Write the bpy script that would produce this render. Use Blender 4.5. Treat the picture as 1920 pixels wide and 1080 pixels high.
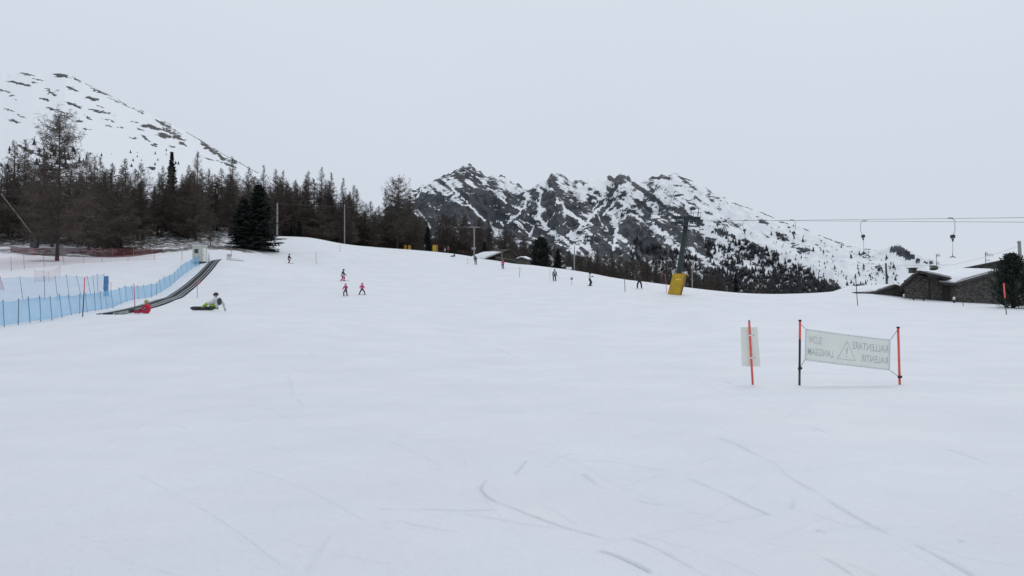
import bpy, math, random
import numpy as np
from mathutils import Vector, Matrix
for o in list(bpy.data.objects): bpy.data.objects.remove(o)
scene = bpy.context.scene
COL = scene.collection
R = math.radians
# ------------------------------------------------------------------ camera
F = 1450.0                      # focal length in photograph pixels (1920 wide)
PITCH = math.atan(60 / F)
CH = 1.6
cam_d = bpy.data.cameras.new('camera'); cam = bpy.data.objects.new('camera', cam_d); COL.objects.link(cam)
cam_d.sensor_width = 36.0; cam_d.lens = 36.0 * F / 1920.0
cam_d.clip_start = 0.1; cam_d.clip_end = 30000
cam.location = (0, 0, CH); cam.rotation_euler = (math.pi / 2 + PITCH, 0, 0)
scene.camera = cam
scene.render.engine = 'CYCLES'
scene.render.resolution_x = 1024; scene.render.resolution_y = 576
# ------------------------------------------------------------------ sky: even high overcast
SUN_EL, SUN_ROT = R(52), R(25)
world = bpy.data.worlds.new('World'); scene.world = world; world.use_nodes = True
wn, wl = world.node_tree.nodes, world.node_tree.links
wn.clear()
out = wn.new('ShaderNodeOutputWorld'); bg = wn.new('ShaderNodeBackground'); bg.inputs['Strength'].default_value = 0.1
sky = wn.new('ShaderNodeTexSky'); sky.sky_type = 'NISHITA'; sky.sun_disc = False
sky.sun_elevation = SUN_EL; sky.sun_rotation = SUN_ROT
tc = wn.new('ShaderNodeTexCoord'); mp = wn.new('ShaderNodeMapping'); mp.inputs['Scale'].default_value = (1.0, 1.0, 3.0)
nz = wn.new('ShaderNodeTexNoise'); nz.inputs['Scale'].default_value = 1.6; nz.inputs['Detail'].default_value = 5; nz.inputs['Roughness'].default_value = 0.5
cr = wn.new('ShaderNodeValToRGB')
# a cloud sheet is a little duller towards the horizon, as overcast skies are
cr.color_ramp.elements[0].position = 0.18; cr.color_ramp.elements[0].color = (6.10, 6.58, 7.42, 1)
cr.color_ramp.elements[1].position = 0.42; cr.color_ramp.elements[1].color = (6.62, 7.16, 7.90, 1)
mx = wn.new('ShaderNodeMix'); mx.data_type = 'RGBA'; mx.inputs['Factor'].default_value = 0.96
wl.new(tc.outputs['Generated'], mp.inputs['Vector']); wl.new(mp.outputs['Vector'], nz.inputs['Vector'])
sx = wn.new('ShaderNodeSeparateXYZ'); wl.new(tc.outputs['Generated'], sx.inputs['Vector'])
ma = wn.new('ShaderNodeMath'); ma.operation = 'MULTIPLY_ADD'; ma.inputs[1].default_value = 0.25; wl.new(nz.outputs['Fac'], ma.inputs[0])
mb_ = wn.new('ShaderNodeMath'); mb_.operation = 'SUBTRACT'; mb_.inputs[1].default_value = 0.125; wl.new(sx.outputs['Z'], mb_.inputs[0]); wl.new(mb_.outputs[0], ma.inputs[2])
wl.new(ma.outputs[0], cr.inputs['Fac'])
wl.new(sky.outputs['Color'], mx.inputs['A']); wl.new(cr.outputs['Color'], mx.inputs['B'])
wl.new(mx.outputs['Result'], bg.inputs['Color']); wl.new(bg.outputs['Background'], out.inputs['Surface'])
sun_d = bpy.data.lights.new('sun', 'SUN'); sun_d.energy = 0.5; sun_d.angle = R(30); sun_d.color = (1.0, 0.97, 0.93)
sun = bpy.data.objects.new('sun', sun_d); COL.objects.link(sun)
_sd = Vector((math.sin(SUN_ROT) * math.cos(SUN_EL), math.cos(SUN_ROT) * math.cos(SUN_EL), math.sin(SUN_EL)))
sun.rotation_euler = _sd.to_track_quat('Z', 'Y').to_euler()
vs = scene.view_settings
vs.view_transform = 'Standard'; vs.look = 'None'; vs.exposure = 0.06; vs.gamma = 1.0; vs.use_curve_mapping = False
scene.cycles.max_bounces = 6; scene.cycles.transparent_max_bounces = 24
rng = np.random.default_rng(7); random.seed(7)

# ------------------------------------------------------------------ materials
def mat(name, col, rough=0.7, var=0.0, scale=5.0, metal=0.0, alpha=1.0, transl=0.0, bump=0.0, detail=4):
    m = bpy.data.materials.new(name); m.use_nodes = True
    n, l = m.node_tree.nodes, m.node_tree.links
    b = n['Principled BSDF']
    b.inputs['Base Color'].default_value = (*col, 1); b.inputs['Roughness'].default_value = rough
    b.inputs['Metallic'].default_value = metal
    if var > 0 or bump > 0:
        t = n.new('ShaderNodeTexCoord'); z = n.new('ShaderNodeTexNoise')
        z.inputs['Scale'].default_value = scale; z.inputs['Detail'].default_value = detail
        l.new(t.outputs['Object'], z.inputs['Vector'])
        if var > 0:
            r = n.new('ShaderNodeValToRGB')
            r.color_ramp.elements[0].position = 0.3; r.color_ramp.elements[1].position = 0.7
            r.color_ramp.elements[0].color = (*[c * (1 - var) for c in col], 1)
            r.color_ramp.elements[1].color = (*[min(1, c * (1 + var)) for c in col], 1)
            l.new(z.outputs['Fac'], r.inputs['Fac']); l.new(r.outputs['Color'], b.inputs['Base Color'])
        if bump > 0:
            bp = n.new('ShaderNodeBump'); bp.inputs['Distance'].default_value = bump
            l.new(z.outputs['Fac'], bp.inputs['Height']); l.new(bp.outputs['Normal'], b.inputs['Normal'])
    o = n['Material Output']; last = b.outputs['BSDF']
    if transl > 0:
        tr = n.new('ShaderNodeBsdfTranslucent'); tr.inputs['Color'].default_value = (*col, 1)
        x = n.new('ShaderNodeMixShader'); x.inputs['Fac'].default_value = transl
        l.new(last, x.inputs[1]); l.new(tr.outputs[0], x.inputs[2]); last = x.outputs[0]
    if alpha < 1:
        tp = n.new('ShaderNodeBsdfTransparent'); x = n.new('ShaderNodeMixShader'); x.inputs['Fac'].default_value = alpha
        l.new(tp.outputs[0], x.inputs[1]); l.new(last, x.inputs[2]); last = x.outputs[0]
    l.new(last, o.inputs['Surface'])
    return m

def terrain_mat():
    m = bpy.data.materials.new('snow_ground'); m.use_nodes = True
    n, l = m.node_tree.nodes, m.node_tree.links; b = n['Principled BSDF']
    b.inputs['Roughness'].default_value = 0.65
    t = n.new('ShaderNodeTexCoord')
    # snow: faint large patches + grain
    z1 = n.new('ShaderNodeTexNoise'); z1.inputs['Scale'].default_value = 0.3; z1.inputs['Detail'].default_value = 10; z1.inputs['Roughness'].default_value = 0.68
    l.new(t.outputs['Object'], z1.inputs['Vector'])
    r1 = n.new('ShaderNodeValToRGB')
    r1.color_ramp.elements[0].position = 0.36; r1.color_ramp.elements[0].color = (0.735, 0.75, 0.78, 1)
    r1.color_ramp.elements[1].position = 0.62; r1.color_ramp.elements[1].color = (0.80, 0.808, 0.83, 1)
    l.new(z1.outputs['Fac'], r1.inputs['Fac'])
    zt = n.new('ShaderNodeTexNoise'); zt.inputs['Scale'].default_value = 0.55; zt.inputs['Detail'].default_value = 9; zt.inputs['Roughness'].default_value = 0.7
    mt = n.new('ShaderNodeMapping'); mt.inputs['Location'].default_value = (31, 7, 3); mt.inputs['Rotation'].default_value = (0, 0, R(-28)); mt.inputs['Scale'].default_value = (1.5, 0.7, 1)
    l.new(t.outputs['Object'], mt.inputs['Vector']); l.new(mt.outputs['Vector'], zt.inputs['Vector'])
    rt_ = n.new('ShaderNodeValToRGB'); rt_.color_ramp.elements[0].position = 0.36; rt_.color_ramp.elements[0].color = (0.965, 0.987, 1.0, 1)
    rt_.color_ramp.elements[1].position = 0.62; rt_.color_ramp.elements[1].color = (1.0, 0.985, 0.99, 1)
    l.new(zt.outputs['Fac'], rt_.inputs['Fac'])
    mm = n.new('ShaderNodeMix'); mm.data_type = 'RGBA'; mm.blend_type = 'MULTIPLY'; mm.inputs['Factor'].default_value = 1.0
    l.new(r1.outputs['Color'], mm.inputs['A']); l.new(rt_.outputs['Color'], mm.inputs['B'])
    at_ = n.new('ShaderNodeAttribute'); at_.attribute_name = 'track'
    mixt = n.new('ShaderNodeMix'); mixt.data_type = 'RGBA'; mixt.inputs['B'].default_value = (0.52, 0.545, 0.585, 1)
    l.new(at_.outputs['Fac'], mixt.inputs['Factor']); l.new(mm.outputs['Result'], mixt.inputs['A'])
    # bare earth and dead grass where the snow has gone
    z2 = n.new('ShaderNodeTexNoise'); z2.inputs['Scale'].default_value = 0.8; z2.inputs['Detail'].default_value = 8; z2.inputs['Roughness'].default_value = 0.65
    l.new(t.outputs['Object'], z2.inputs['Vector'])
    ae = n.new('ShaderNodeAttribute'); ae.attribute_name = 'earth'
    ad = n.new('ShaderNodeMath'); ad.operation = 'ADD'; l.new(ae.outputs['Fac'], ad.inputs[0])
    sc = n.new('ShaderNodeMath'); sc.operation = 'MULTIPLY_ADD'; sc.inputs[1].default_value = 1.6; sc.inputs[2].default_value = -0.8
    l.new(z2.outputs['Fac'], sc.inputs[0]); l.new(sc.outputs[0], ad.inputs[1])
    re = n.new('ShaderNodeMapRange'); re.inputs['From Min'].default_value = 0.46; re.inputs['From Max'].default_value = 0.54
    l.new(ad.outputs[0], re.inputs['Value'])
    r2 = n.new('ShaderNodeValToRGB')
    r2.color_ramp.elements[0].position = 0.35; r2.color_ramp.elements[0].color = (0.028, 0.022, 0.016, 1)
    r2.color_ramp.elements[1].position = 0.7; r2.color_ramp.elements[1].color = (0.085, 0.07, 0.05, 1)
    l.new(z2.outputs['Fac'], r2.inputs['Fac'])
    me = n.new('ShaderNodeMix'); me.data_type = 'RGBA'
    l.new(re.outputs['Result'], me.inputs['Factor']); l.new(mixt.outputs['Result'], me.inputs['A']); l.new(r2.outputs['Color'], me.inputs['B'])
    l.new(me.outputs['Result'], b.inputs['Base Color'])
    z3 = n.new('ShaderNodeTexNoise'); z3.inputs['Scale'].default_value = 9; z3.inputs['Detail'].default_value = 8; z3.inputs['Roughness'].default_value = 0.6
    l.new(t.outputs['Object'], z3.inputs['Vector'])
    bp = n.new('ShaderNodeBump'); bp.inputs['Distance'].default_value = 0.04; bp.inputs['Strength'].default_value = 0.7
    l.new(z3.outputs['Fac'], bp.inputs['Height']); l.new(bp.outputs['Normal'], b.inputs['Normal'])
    return m

def mountain_mat(name, rockA, rockB, nscale, soft=0.05, noise_amt=0.55):
    m = bpy.data.materials.new(name); m.use_nodes = True
    n, l = m.node_tree.nodes, m.node_tree.links; b = n['Principled BSDF']
    b.inputs['Roughness'].default_value = 0.8
    t = n.new('ShaderNodeTexCoord')
    mp = n.new('ShaderNodeMapping'); mp.inputs['Rotation'].default_value = (0, R(33), 0); mp.inputs['Scale'].default_value = (0.35, 0.6, 1.0)
    l.new(t.outputs['Object'], mp.inputs['Vector'])
    z = n.new('ShaderNodeTexNoise'); z.inputs['Scale'].default_value = nscale; z.inputs['Detail'].default_value = 7; z.inputs['Roughness'].default_value = 0.62
    l.new(mp.outputs['Vector'], z.inputs['Vector'])
    a = n.new('ShaderNodeAttribute'); a.attribute_name = 'rock'
    k = n.new('ShaderNodeMath'); k.operation = 'MULTIPLY_ADD'; k.inputs[1].default_value = noise_amt; k.inputs[2].default_value = -noise_amt / 2
    l.new(z.outputs['Fac'], k.inputs[0])
    ad = n.new('ShaderNodeMath'); ad.operation = 'ADD'; l.new(a.outputs['Fac'], ad.inputs[0]); l.new(k.outputs[0], ad.inputs[1])
    mr = n.new('ShaderNodeMapRange'); mr.inputs['From Min'].default_value = 0.5 - soft; mr.inputs['From Max'].default_value = 0.5 + soft
    l.new(ad.outputs[0], mr.inputs['Value'])
    z2 = n.new('ShaderNodeTexNoise'); z2.inputs['Scale'].default_value = nscale * 0.6; z2.inputs['Detail'].default_value = 6
    l.new(mp.outputs['Vector'], z2.inputs['Vector'])
    rc = n.new('ShaderNodeValToRGB'); rc.color_ramp.elements[0].position = 0.35; rc.color_ramp.elements[1].position = 0.68
    rc.color_ramp.elements[0].color = (*rockA, 1); rc.color_ramp.elements[1].color = (*rockB, 1)
    l.new(z2.outputs['Fac'], rc.inputs['Fac'])
    me = n.new('ShaderNodeMix'); me.data_type = 'RGBA'; me.inputs['A'].default_value = (0.83, 0.845, 0.865, 1)
    l.new(mr.outputs['Result'], me.inputs['Factor']); l.new(rc.outputs['Color'], me.inputs['B'])
    l.new(me.outputs['Result'], b.inputs['Base Color'])
    return m

M = {}
M['ground'] = terrain_mat()
M['mount'] = mountain_mat('mountain_rock_and_snow', (0.011, 0.014, 0.019), (0.048, 0.056, 0.069), 0.10, 0.05, 1.6)
M['hill'] = mountain_mat('hill_snow_and_turf', (0.018, 0.018, 0.018), (0.050, 0.048, 0.044), 0.14, 0.06, 1.1)
M['larch_bark'] = mat('larch_bark', (0.045, 0.037, 0.031), 0.9, 0.35, 3)
M['larch_twig'] = mat('larch_twigs', (0.084, 0.065, 0.052), 0.9, 0.35, 0.5)
M['spruce_bark'] = mat('spruce_bark', (0.03, 0.023, 0.018), 0.9, 0.3, 3)
M['needle'] = mat('spruce_needles', (0.010, 0.016, 0.012), 0.8, 0.45, 0.9)
M['needle2'] = mat('pine_needles', (0.012, 0.021, 0.014), 0.8, 0.45, 1.3)
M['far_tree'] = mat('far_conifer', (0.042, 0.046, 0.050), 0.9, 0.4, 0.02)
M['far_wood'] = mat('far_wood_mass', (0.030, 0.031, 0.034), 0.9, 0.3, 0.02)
M['blue_net'] = mat('blue_netting', (0.27, 0.56, 0.80), 0.7, 0.14, 1.2, alpha=0.68, transl=0.35)
M['blue_net_thin'] = mat('thin_blue_netting', (0.25, 0.48, 0.72), 0.7, 0.1, 2, alpha=0.33)
M['blue_roll'] = mat('rolled_blue_netting', (0.09, 0.25, 0.50), 0.7, 0.25, 6)
M['red_net'] = mat('red_netting', (0.36, 0.10, 0.10), 0.8, 0.2, 2, alpha=0.14)
M['dark_red_net'] = mat('dark_red_netting', (0.10, 0.022, 0.026), 0.8, 0.3, 1, alpha=0.75)
M['dark_post'] = mat('dark_blue_post', (0.025, 0.05, 0.085), 0.5, 0.2, 4)
M['black'] = mat('black_plastic', (0.012, 0.013, 0.016), 0.5, 0.2, 8)
M['red'] = mat('red_orange_plastic', (0.74, 0.11, 0.085), 0.5, 0.10, 5)
M['faded_red'] = mat('faded_red_plastic', (0.55, 0.13, 0.12), 0.6, 0.15, 5)
M['grey_metal'] = mat('grey_metal', (0.28, 0.29, 0.31), 0.5, 0.15, 3, metal=0.3)
M['dark_metal'] = mat('dark_metal', (0.05, 0.055, 0.06), 0.5, 0.25, 3, metal=0.3)
M['green_metal'] = mat('green_painted_steel', (0.014, 0.028, 0.027), 0.6, 0.3, 2)
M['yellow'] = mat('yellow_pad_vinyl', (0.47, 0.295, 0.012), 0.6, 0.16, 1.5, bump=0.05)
M['yellow_dark'] = mat('dark_yellow_edge', (0.28, 0.15, 0.03), 0.7, 0.3, 3)  # darker yellow for the right side and top rim of the pads
M['white'] = mat('white_paint', (0.75, 0.76, 0.76), 0.5, 0.05, 3)
M['cream'] = mat('cream_booth_panel', (0.50, 0.49, 0.43), 0.6, 0.1, 2)
M['rubber'] = mat('black_rubber_belt', (0.013, 0.014, 0.016), 0.95, 0.35, 3)
M['rail'] = mat('snowy_metal_edge', (0.42, 0.44, 0.47), 0.6, 0.3, 4)
M['glass'] = mat('dark_window_glass', (0.03, 0.035, 0.045), 0.12)
M['wood'] = mat('weathered_wood', (0.16, 0.13, 0.10), 0.85, 0.35, 3)
M['wood_dark'] = mat('dark_old_timber', (0.035, 0.027, 0.021), 0.85, 0.35, 3)
M['pole_grey'] = mat('grey_weathered_pole', (0.27, 0.26, 0.25), 0.85, 0.2, 3)
M['snow'] = mat('roof_snow', (0.80, 0.82, 0.85), 0.65, 0.03, 2, bump=0.05)
M['dirty_snow'] = mat('dirty_snow', (0.56, 0.57, 0.58), 0.8, 0.30, 3.5)
M['slate'] = mat('stone_slab_roof', (0.055, 0.050, 0.046), 0.85, 0.45, 3)
M['banner'] = mat('translucent_white_banner', (0.88, 0.90, 0.862), 0.6, 0.03, 3, transl=0.52)
M['hem'] = mat('banner_hem', (0.86, 0.88, 0.89), 0.6, 0.05, 6, transl=0.5)
M['print'] = mat('print_showing_through', (0.60, 0.635, 0.62), 0.6, 0.08, 9, transl=0.5)
M['plate'] = mat('pale_sign_plate', (0.87, 0.885, 0.84), 0.6, 0.04, 3, transl=0.45)
M['skin'] = mat('skin', (0.50, 0.28, 0.20), 0.6, 0.1, 12)

def stone_mat():
    m = bpy.data.materials.new('dry_stone_wall'); m.use_nodes = True
    n, l = m.node_tree.nodes, m.node_tree.links; b = n['Principled BSDF']; b.inputs['Roughness'].default_value = 0.9
    t = n.new('ShaderNodeTexCoord'); mp = n.new('ShaderNodeMapping'); mp.inputs['Scale'].default_value = (1.6, 1.6, 5.0)
    l.new(t.outputs['Object'], mp.inputs['Vector'])
    v = n.new('ShaderNodeTexVoronoi'); v.inputs['Scale'].default_value = 3.0; l.new(mp.outputs['Vector'], v.inputs['Vector'])
    e = n.new('ShaderNodeTexVoronoi'); e.feature = 'DISTANCE_TO_EDGE'; e.inputs['Scale'].default_value = 3.0; l.new(mp.outputs['Vector'], e.inputs['Vector'])
    r = n.new('ShaderNodeValToRGB'); r.color_ramp.elements[0].color = (0.05, 0.045, 0.04, 1); r.color_ramp.elements[1].color = (0.21, 0.195, 0.175, 1)
    sp = n.new('ShaderNodeSeparateColor'); l.new(v.outputs['Color'], sp.inputs['Color']); l.new(sp.outputs['Red'], r.inputs['Fac'])
    mr = n.new('ShaderNodeMapRange'); mr.inputs['From Max'].default_value = 0.09; l.new(e.outputs['Distance'], mr.inputs['Value'])
    x = n.new('ShaderNodeMix'); x.data_type = 'RGBA'; x.inputs['A'].default_value = (0.03, 0.027, 0.024, 1)
    l.new(mr.outputs['Result'], x.inputs['Factor']); l.new(r.outputs['Color'], x.inputs['B']); l.new(x.outputs['Result'], b.inputs['Base Color'])
    bp = n.new('ShaderNodeBump'); bp.inputs['Distance'].default_value = 0.06; l.new(mr.outputs['Result'], bp.inputs['Height']); l.new(bp.outputs['Normal'], b.inputs['Normal'])
    return m
M['stone'] = stone_mat()
_cm = {}
def cloth(c):
    if c not in _cm: _cm[c] = mat('outfit_cloth', c, 0.75, 0.12, 9)
    return _cm[c]

# ------------------------------------------------------------------ object helpers
def tag(o, label=None, cat=None, group=None, kind=None):
    if label: o['label'] = label
    if cat: o['category'] = cat
    if group: o['group'] = group
    if kind: o['kind'] = kind
    return o
def empty(name, loc=(0, 0, 0), rz=0.0, label=None, cat=None, group=None):
    o = bpy.data.objects.new(name, None); COL.objects.link(o)
    o.location = loc; o.rotation_euler = (0, 0, rz); o.empty_display_size = 0.2
    return tag(o, label, cat, group)
def link(name, me, parent=None):
    o = bpy.data.objects.new(name, me); COL.objects.link(o)
    if parent is not None: o.parent = parent
    return o
def np_mesh(name, V, Q, material, smooth=True, attrs=None):
    """fast mesh from numpy vertices and quads"""
    me = bpy.data.meshes.new(name); V = np.asarray(V, np.float32); Q = np.asarray(Q, np.int32)
    me.vertices.add(len(V)); me.vertices.foreach_set('co', V.ravel())
    k = Q.shape[1]
    me.loops.add(Q.size); me.loops.foreach_set('vertex_index', Q.ravel())
    me.polygons.add(len(Q)); me.polygons.foreach_set('loop_start', np.arange(0, Q.size, k, dtype=np.int32))
    if smooth: me.polygons.foreach_set('use_smooth', np.ones(len(Q), bool))
    for an, av in (attrs or {}).items():
        a = me.attributes.new(an, 'FLOAT', 'POINT'); a.data.foreach_set('value', np.asarray(av, np.float32).ravel())
    me.update(calc_edges=True); me.validate()
    me.materials.append(material)
    return me

class MB:
    """collects simple shapes into one mesh"""
    def __init__(s): s.v = []; s.f = []; s.sm = []
    def add(s, vs_, fs, smooth=False):
        k = len(s.v); s.v += [tuple(map(float, p)) for p in vs_]
        s.f += [tuple(i + k for i in f) for f in fs]; s.sm += [smooth] * len(fs); return s
    def box(s, c, d, rz=0.0, rx=0.0, ry=0.0):
        m = Matrix.Rotation(rz, 3, 'Z') @ Matrix.Rotation(ry, 3, 'Y') @ Matrix.Rotation(rx, 3, 'X'); c = Vector(c)
        vs_ = [c + m @ Vector((x * d[0] / 2, y * d[1] / 2, z * d[2] / 2)) for x in (-1, 1) for y in (-1, 1) for z in (-1, 1)]
        return s.add(vs_, [(0, 1, 3, 2), (4, 6, 7, 5), (0, 4, 5, 1), (2, 3, 7, 6), (0, 2, 6, 4), (1, 5, 7, 3)])
    def tube(s, pts, rad, n=6, cap=True, smooth=True):
        pts = [Vector(p) for p in pts]
        if not isinstance(rad, (list, tuple)): rad = [rad] * len(pts)
        vs_ = []; prev = None
        for i, p in enumerate(pts):
            d = (pts[min(i + 1, len(pts) - 1)] - pts[max(i - 1, 0)]).normalized()
            a = d.orthogonal().normalized() if prev is None else (prev - d * prev.dot(d)).normalized()
            prev = a; b = d.cross(a)
            for j in range(n):
                t = 2 * math.pi * j / n; vs_.append(p + (a * math.cos(t) + b * math.sin(t)) * rad[i])
        fs = [(i * n + j, i * n + (j + 1) % n, (i + 1) * n + (j + 1) % n, (i + 1) * n + j) for i in range(len(pts) - 1) for j in range(n)]
        if cap: fs += [tuple(range(n))[::-1], tuple((len(pts) - 1) * n + j for j in range(n))]
        return s.add(vs_, fs, smooth)
    def ellipsoid(s, c, r, nu=12, nv=8, v0=-1.0, v1=1.0):
        c = Vector(c); vs_ = []; fs = []
        for i in range(nv + 1):
            ph = math.asin(max(-1, min(1, v0 + (v1 - v0) * i / nv)))
            for j in range(nu):
                t = 2 * math.pi * j / nu
                vs_.append(c + Vector((r[0] * math.cos(ph) * math.cos(t), r[1] * math.cos(ph) * math.sin(t), r[2] * math.sin(ph))))
        fs = [(i * nu + j, i * nu + (j + 1) % nu, (i + 1) * nu + (j + 1) % nu, (i + 1) * nu + j) for i in range(nv) for j in range(nu)]
        return s.add(vs_, fs, True)
    def poly(s, pts): return s.add(pts, [tuple(range(len(pts)))])
    def prism(s, pts, d):
        """extrude polygon pts by vector d"""
        n = len(pts); d = Vector(d); a = [Vector(p) for p in pts]; b = [p + d for p in a]
        return s.add(a + b, [tuple(range(n)), tuple(range(2 * n - 1, n - 1, -1))] + [(i, n + i, n + (i + 1) % n, (i + 1) % n) for i in range(n)])
    def mesh(s, name, m):
        me = bpy.data.meshes.new(name); me.from_pydata(s.v, [], s.f); me.update()
        me.polygons.foreach_set('use_smooth', s.sm); me.materials.append(m); return me
    def build(s, name, m, parent=None): return link(name, s.mesh(name, m), parent)

# ------------------------------------------------------------------ pixel <-> place
_cp, _sp = math.cos(PITCH), math.sin(PITCH)
def at(px, py, Y):
    a = (px - 960) / F; b = (540 - py) / F
    dy = _cp - b * _sp; dz = _sp + b * _cp
    return np.array([a * Y / dy, Y, CH + dz * Y / dy])
def proj(p):
    p = np.asarray(p, float); x = p[..., 0]; y = p[..., 1]; z = p[..., 2] - CH
    w = y * _cp + z * _sp; v = -y * _sp + z * _cp
    return 960 + F * x / w, 540 - F * v / w
# ------------------------------------------------------------------ lie of the land (thin-plate spline through surveyed points)
CTRL=[ # px,py,Y
(1500,722,18.4),(1687,722,18.4),(1410,722,18.4),(1900,722,19),(960,722,19.5),(600,722,20),(200,722,20.5),(-200,722,20),
(960,900,7.8),(300,900,8),(1700,900,7.6),(960,650,36),(1300,630,42),(1700,632,40),
(-250,628,36),(-120,622,38),(10,613,40),(99,600,43.5),(136,591,50),(213,578,59),(284,558,78),(319,538,88),(342,518,98),(366,502,106),
(230,593,47),(265,590,52),(390,583,43),(500,588,45),(700,592,50),(330,562,69),(395,508,98),(414,488,105),(372,486,111),(460,487,112),
(648,555,76),(679,553,77),(643,527,100),(541,494,130),(593,494,132),(800,560,80),(850,520,120),
(505,452,158),(515,443,165),(580,445,168),(640,457,172),(700,463,185),(760,468,198),(815,474,205),(860,478,200),(930,488,178),(1000,497,162),(1060,505,148),(1100,511,138),(1200,527,116),(1300,540,106),(1400,550,101),(1500,552,100),(1560,549,97),(1620,541,93),(1680,552,90),
(892,496,160),(943,504,150),(1040,527,117),(1106,536,103),(1199,541,91),(1268,552,86),(1400,575,72),(1560,580,68),(1607,573,72),
(1700,561,84),(1790,567,82),(1850,570,82),(1920,577,72),(2100,580,74),(2300,580,74),
(40,566,59),(-80,566,59),(172,553,73),(100,492,104),(0,505,95),(-120,500,98),(240,490,108),(300,490,110),
(430,470,124),(450,463,138),(480,458,150),(400,456,150),(350,466,130),(200,480,124),(65,466,130),(0,450,150),(-150,450,150),(-300,450,150),
(515,455,195),(580,455,205),(640,465,215),(700,472,225),(760,476,235),(300,405,200),(440,405,215),(120,400,205),(-100,390,210),
]
WORLD=[(0,0,0),(-4,2,0),(4,2,0),(-12,0,-.1),(12,0,.05),(0,-15,-.8),(-40,-20,-1.0),(40,-20,-1.5),(0,-100,-10),(-120,-60,-3),(120,-60,-8),(-300,-100,-5),(300,-100,-25),(0,-400,-50),
(-140,60,4),(-200,120,16),(-300,200,36),(-60,240,27),(-90,300,36),(-40,300,30),(-200,300,42),(-500,300,70),(-350,500,80),(-120,500,55),(0,500,25),
(-10,230,17),(-25,260,24),(-15,300,24),(0,300,12),(40,240,7),(10,190,11),(30,170,7),(45,150,4),(60,160,3),(80,180,2),(60,300,6),(100,300,-4),(0,400,15),(80,500,-30),
(50,130,4),(30,140,6),(62,125,3),(75,150,2),(100,130,1.5),(140,160,0),(200,300,-15),(200,100,0),(150,60,1),(400,300,-50),(300,600,-50),(0,800,20),(-400,800,90),(400,900,-50),(700,0,-40),(-700,0,40),(-800,600,100)]
def build():
    P=[at(*c) for c in CTRL]+[np.array(w,float) for w in WORLD]
    return np.array(P)
PTS=build()
TP_S=100.0
def _warp(xy):
    # compress large radii so near detail and far relief share one spline
    r=np.hypot(xy[...,0],xy[...,1])+1e-9
    k=np.log1p(r/25.0)*25.0/r
    return xy*k[...,None]/TP_S
def _U(r2): return np.where(r2>1e-14, r2*np.log(r2+1e-20), 0.0)
TP_Q=_warp(PTS[:,:2]); TP_N=len(TP_Q)
TP_D=((TP_Q[:,None]-TP_Q[None])**2).sum(-1)
TP_K=_U(TP_D)+np.eye(TP_N)*1e-4
TP_A=np.zeros((TP_N+3,TP_N+3)); TP_A[:TP_N,:TP_N]=TP_K; TP_A[:TP_N,TP_N]=1; TP_A[:TP_N,TP_N+1:]=TP_Q; TP_A[TP_N,:TP_N]=1; TP_A[TP_N+1:,:TP_N]=TP_Q.T
# spline the slope-like quantity to keep the near field flat
rr=np.hypot(PTS[:,0],PTS[:,1])
val=PTS[:,2]/(rr+15)
TP_W=np.linalg.solve(TP_A,np.concatenate([val,np.zeros(3)]))
def ground(x,y):
    x=np.asarray(x,float); y=np.asarray(y,float); sh=x.shape
    xy=np.stack([x.ravel(),y.ravel()],-1); out=np.empty(len(xy))
    for i in range(0,len(xy),20000):
        c=xy[i:i+20000]; q=_warp(c)
        d=((q[:,None]-TP_Q[None])**2).sum(-1)
        v=_U(d)@TP_W[:TP_N]+TP_W[TP_N]+q@TP_W[TP_N+1:]
        r=np.hypot(c[:,0],c[:,1]); z=v*(r+15)
        t=np.clip((r-750)/900,0,1); t=t*t*(3-2*t)
        out[i:i+20000]=z*(1-t)-60*t
    return out.reshape(sh)
def g1(x, y): return float(ground(np.array([x]), np.array([y]))[0])
_SY = np.concatenate([np.linspace(1.5, 60, 600), np.linspace(60.2, 330, 900)])
def gpt(px, py):
    """first point of the ground seen at a pixel"""
    a = (px - 960) / F; x = a * _SY * 0.9995; z = ground(x, _SY)
    _, q = proj(np.stack([x, _SY, z], -1)); i = int(np.argmax(q <= py)) if (q <= py).any() else len(q) - 1
    Y = _SY[i]; x0 = at(px, py, Y)[0]
    return Vector((x0, Y, g1(x0, Y)))
def gY(px, Y):
    x = (px - 960) / F * Y; return Vector((x, Y, g1(x, Y)))

def _h(ix, iy, seed):
    n = (ix.astype(np.int64) * 374761393 + iy.astype(np.int64) * 668265263 + seed * 1442695041) & 0x7fffffff
    n = ((n ^ (n >> 13)) * 1274126177) & 0x7fffffff
    return ((n ^ (n >> 16)) & 0xffff) / 65535.0
def vnoise(x, y, seed=0):
    ix = np.floor(x); iy = np.floor(y); fx = x - ix; fy = y - iy
    fx = fx * fx * (3 - 2 * fx); fy = fy * fy * (3 - 2 * fy)
    a = _h(ix, iy, seed); b = _h(ix + 1, iy, seed); c = _h(ix, iy + 1, seed); d = _h(ix + 1, iy + 1, seed)
    return (a * (1 - fx) + b * fx) * (1 - fy) + (c * (1 - fx) + d * fx) * fy
def fbm(x, y, o=4, seed=0, g=0.5):
    s = 0; a = 1; t = 0
    for k in range(o):
        s = s + a * vnoise(x * 2 ** k + 17.3 * k, y * 2 ** k - 9.1 * k, seed + k); t += a; a *= g
    return s / t
def seg_dist(px, py, pts):
    """distance to a polyline and the position 0..1 along it"""
    best = np.full(px.shape, 1e9); tt = np.zeros(px.shape); n = len(pts) - 1
    for i in range(n):
        ax, ay = pts[i]; bx, by = pts[i + 1]; dx, dy = bx - ax, by - ay; L = dx * dx + dy * dy + 1e-9
        t = np.clip(((px - ax) * dx + (py - ay) * dy) / L, 0, 1)
        d = np.hypot(px - ax - t * dx, py - ay - t * dy); m = d < best
        best = np.where(m, d, best); tt = np.where(m, (i + t) / n, tt)
    return best, tt
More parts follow.
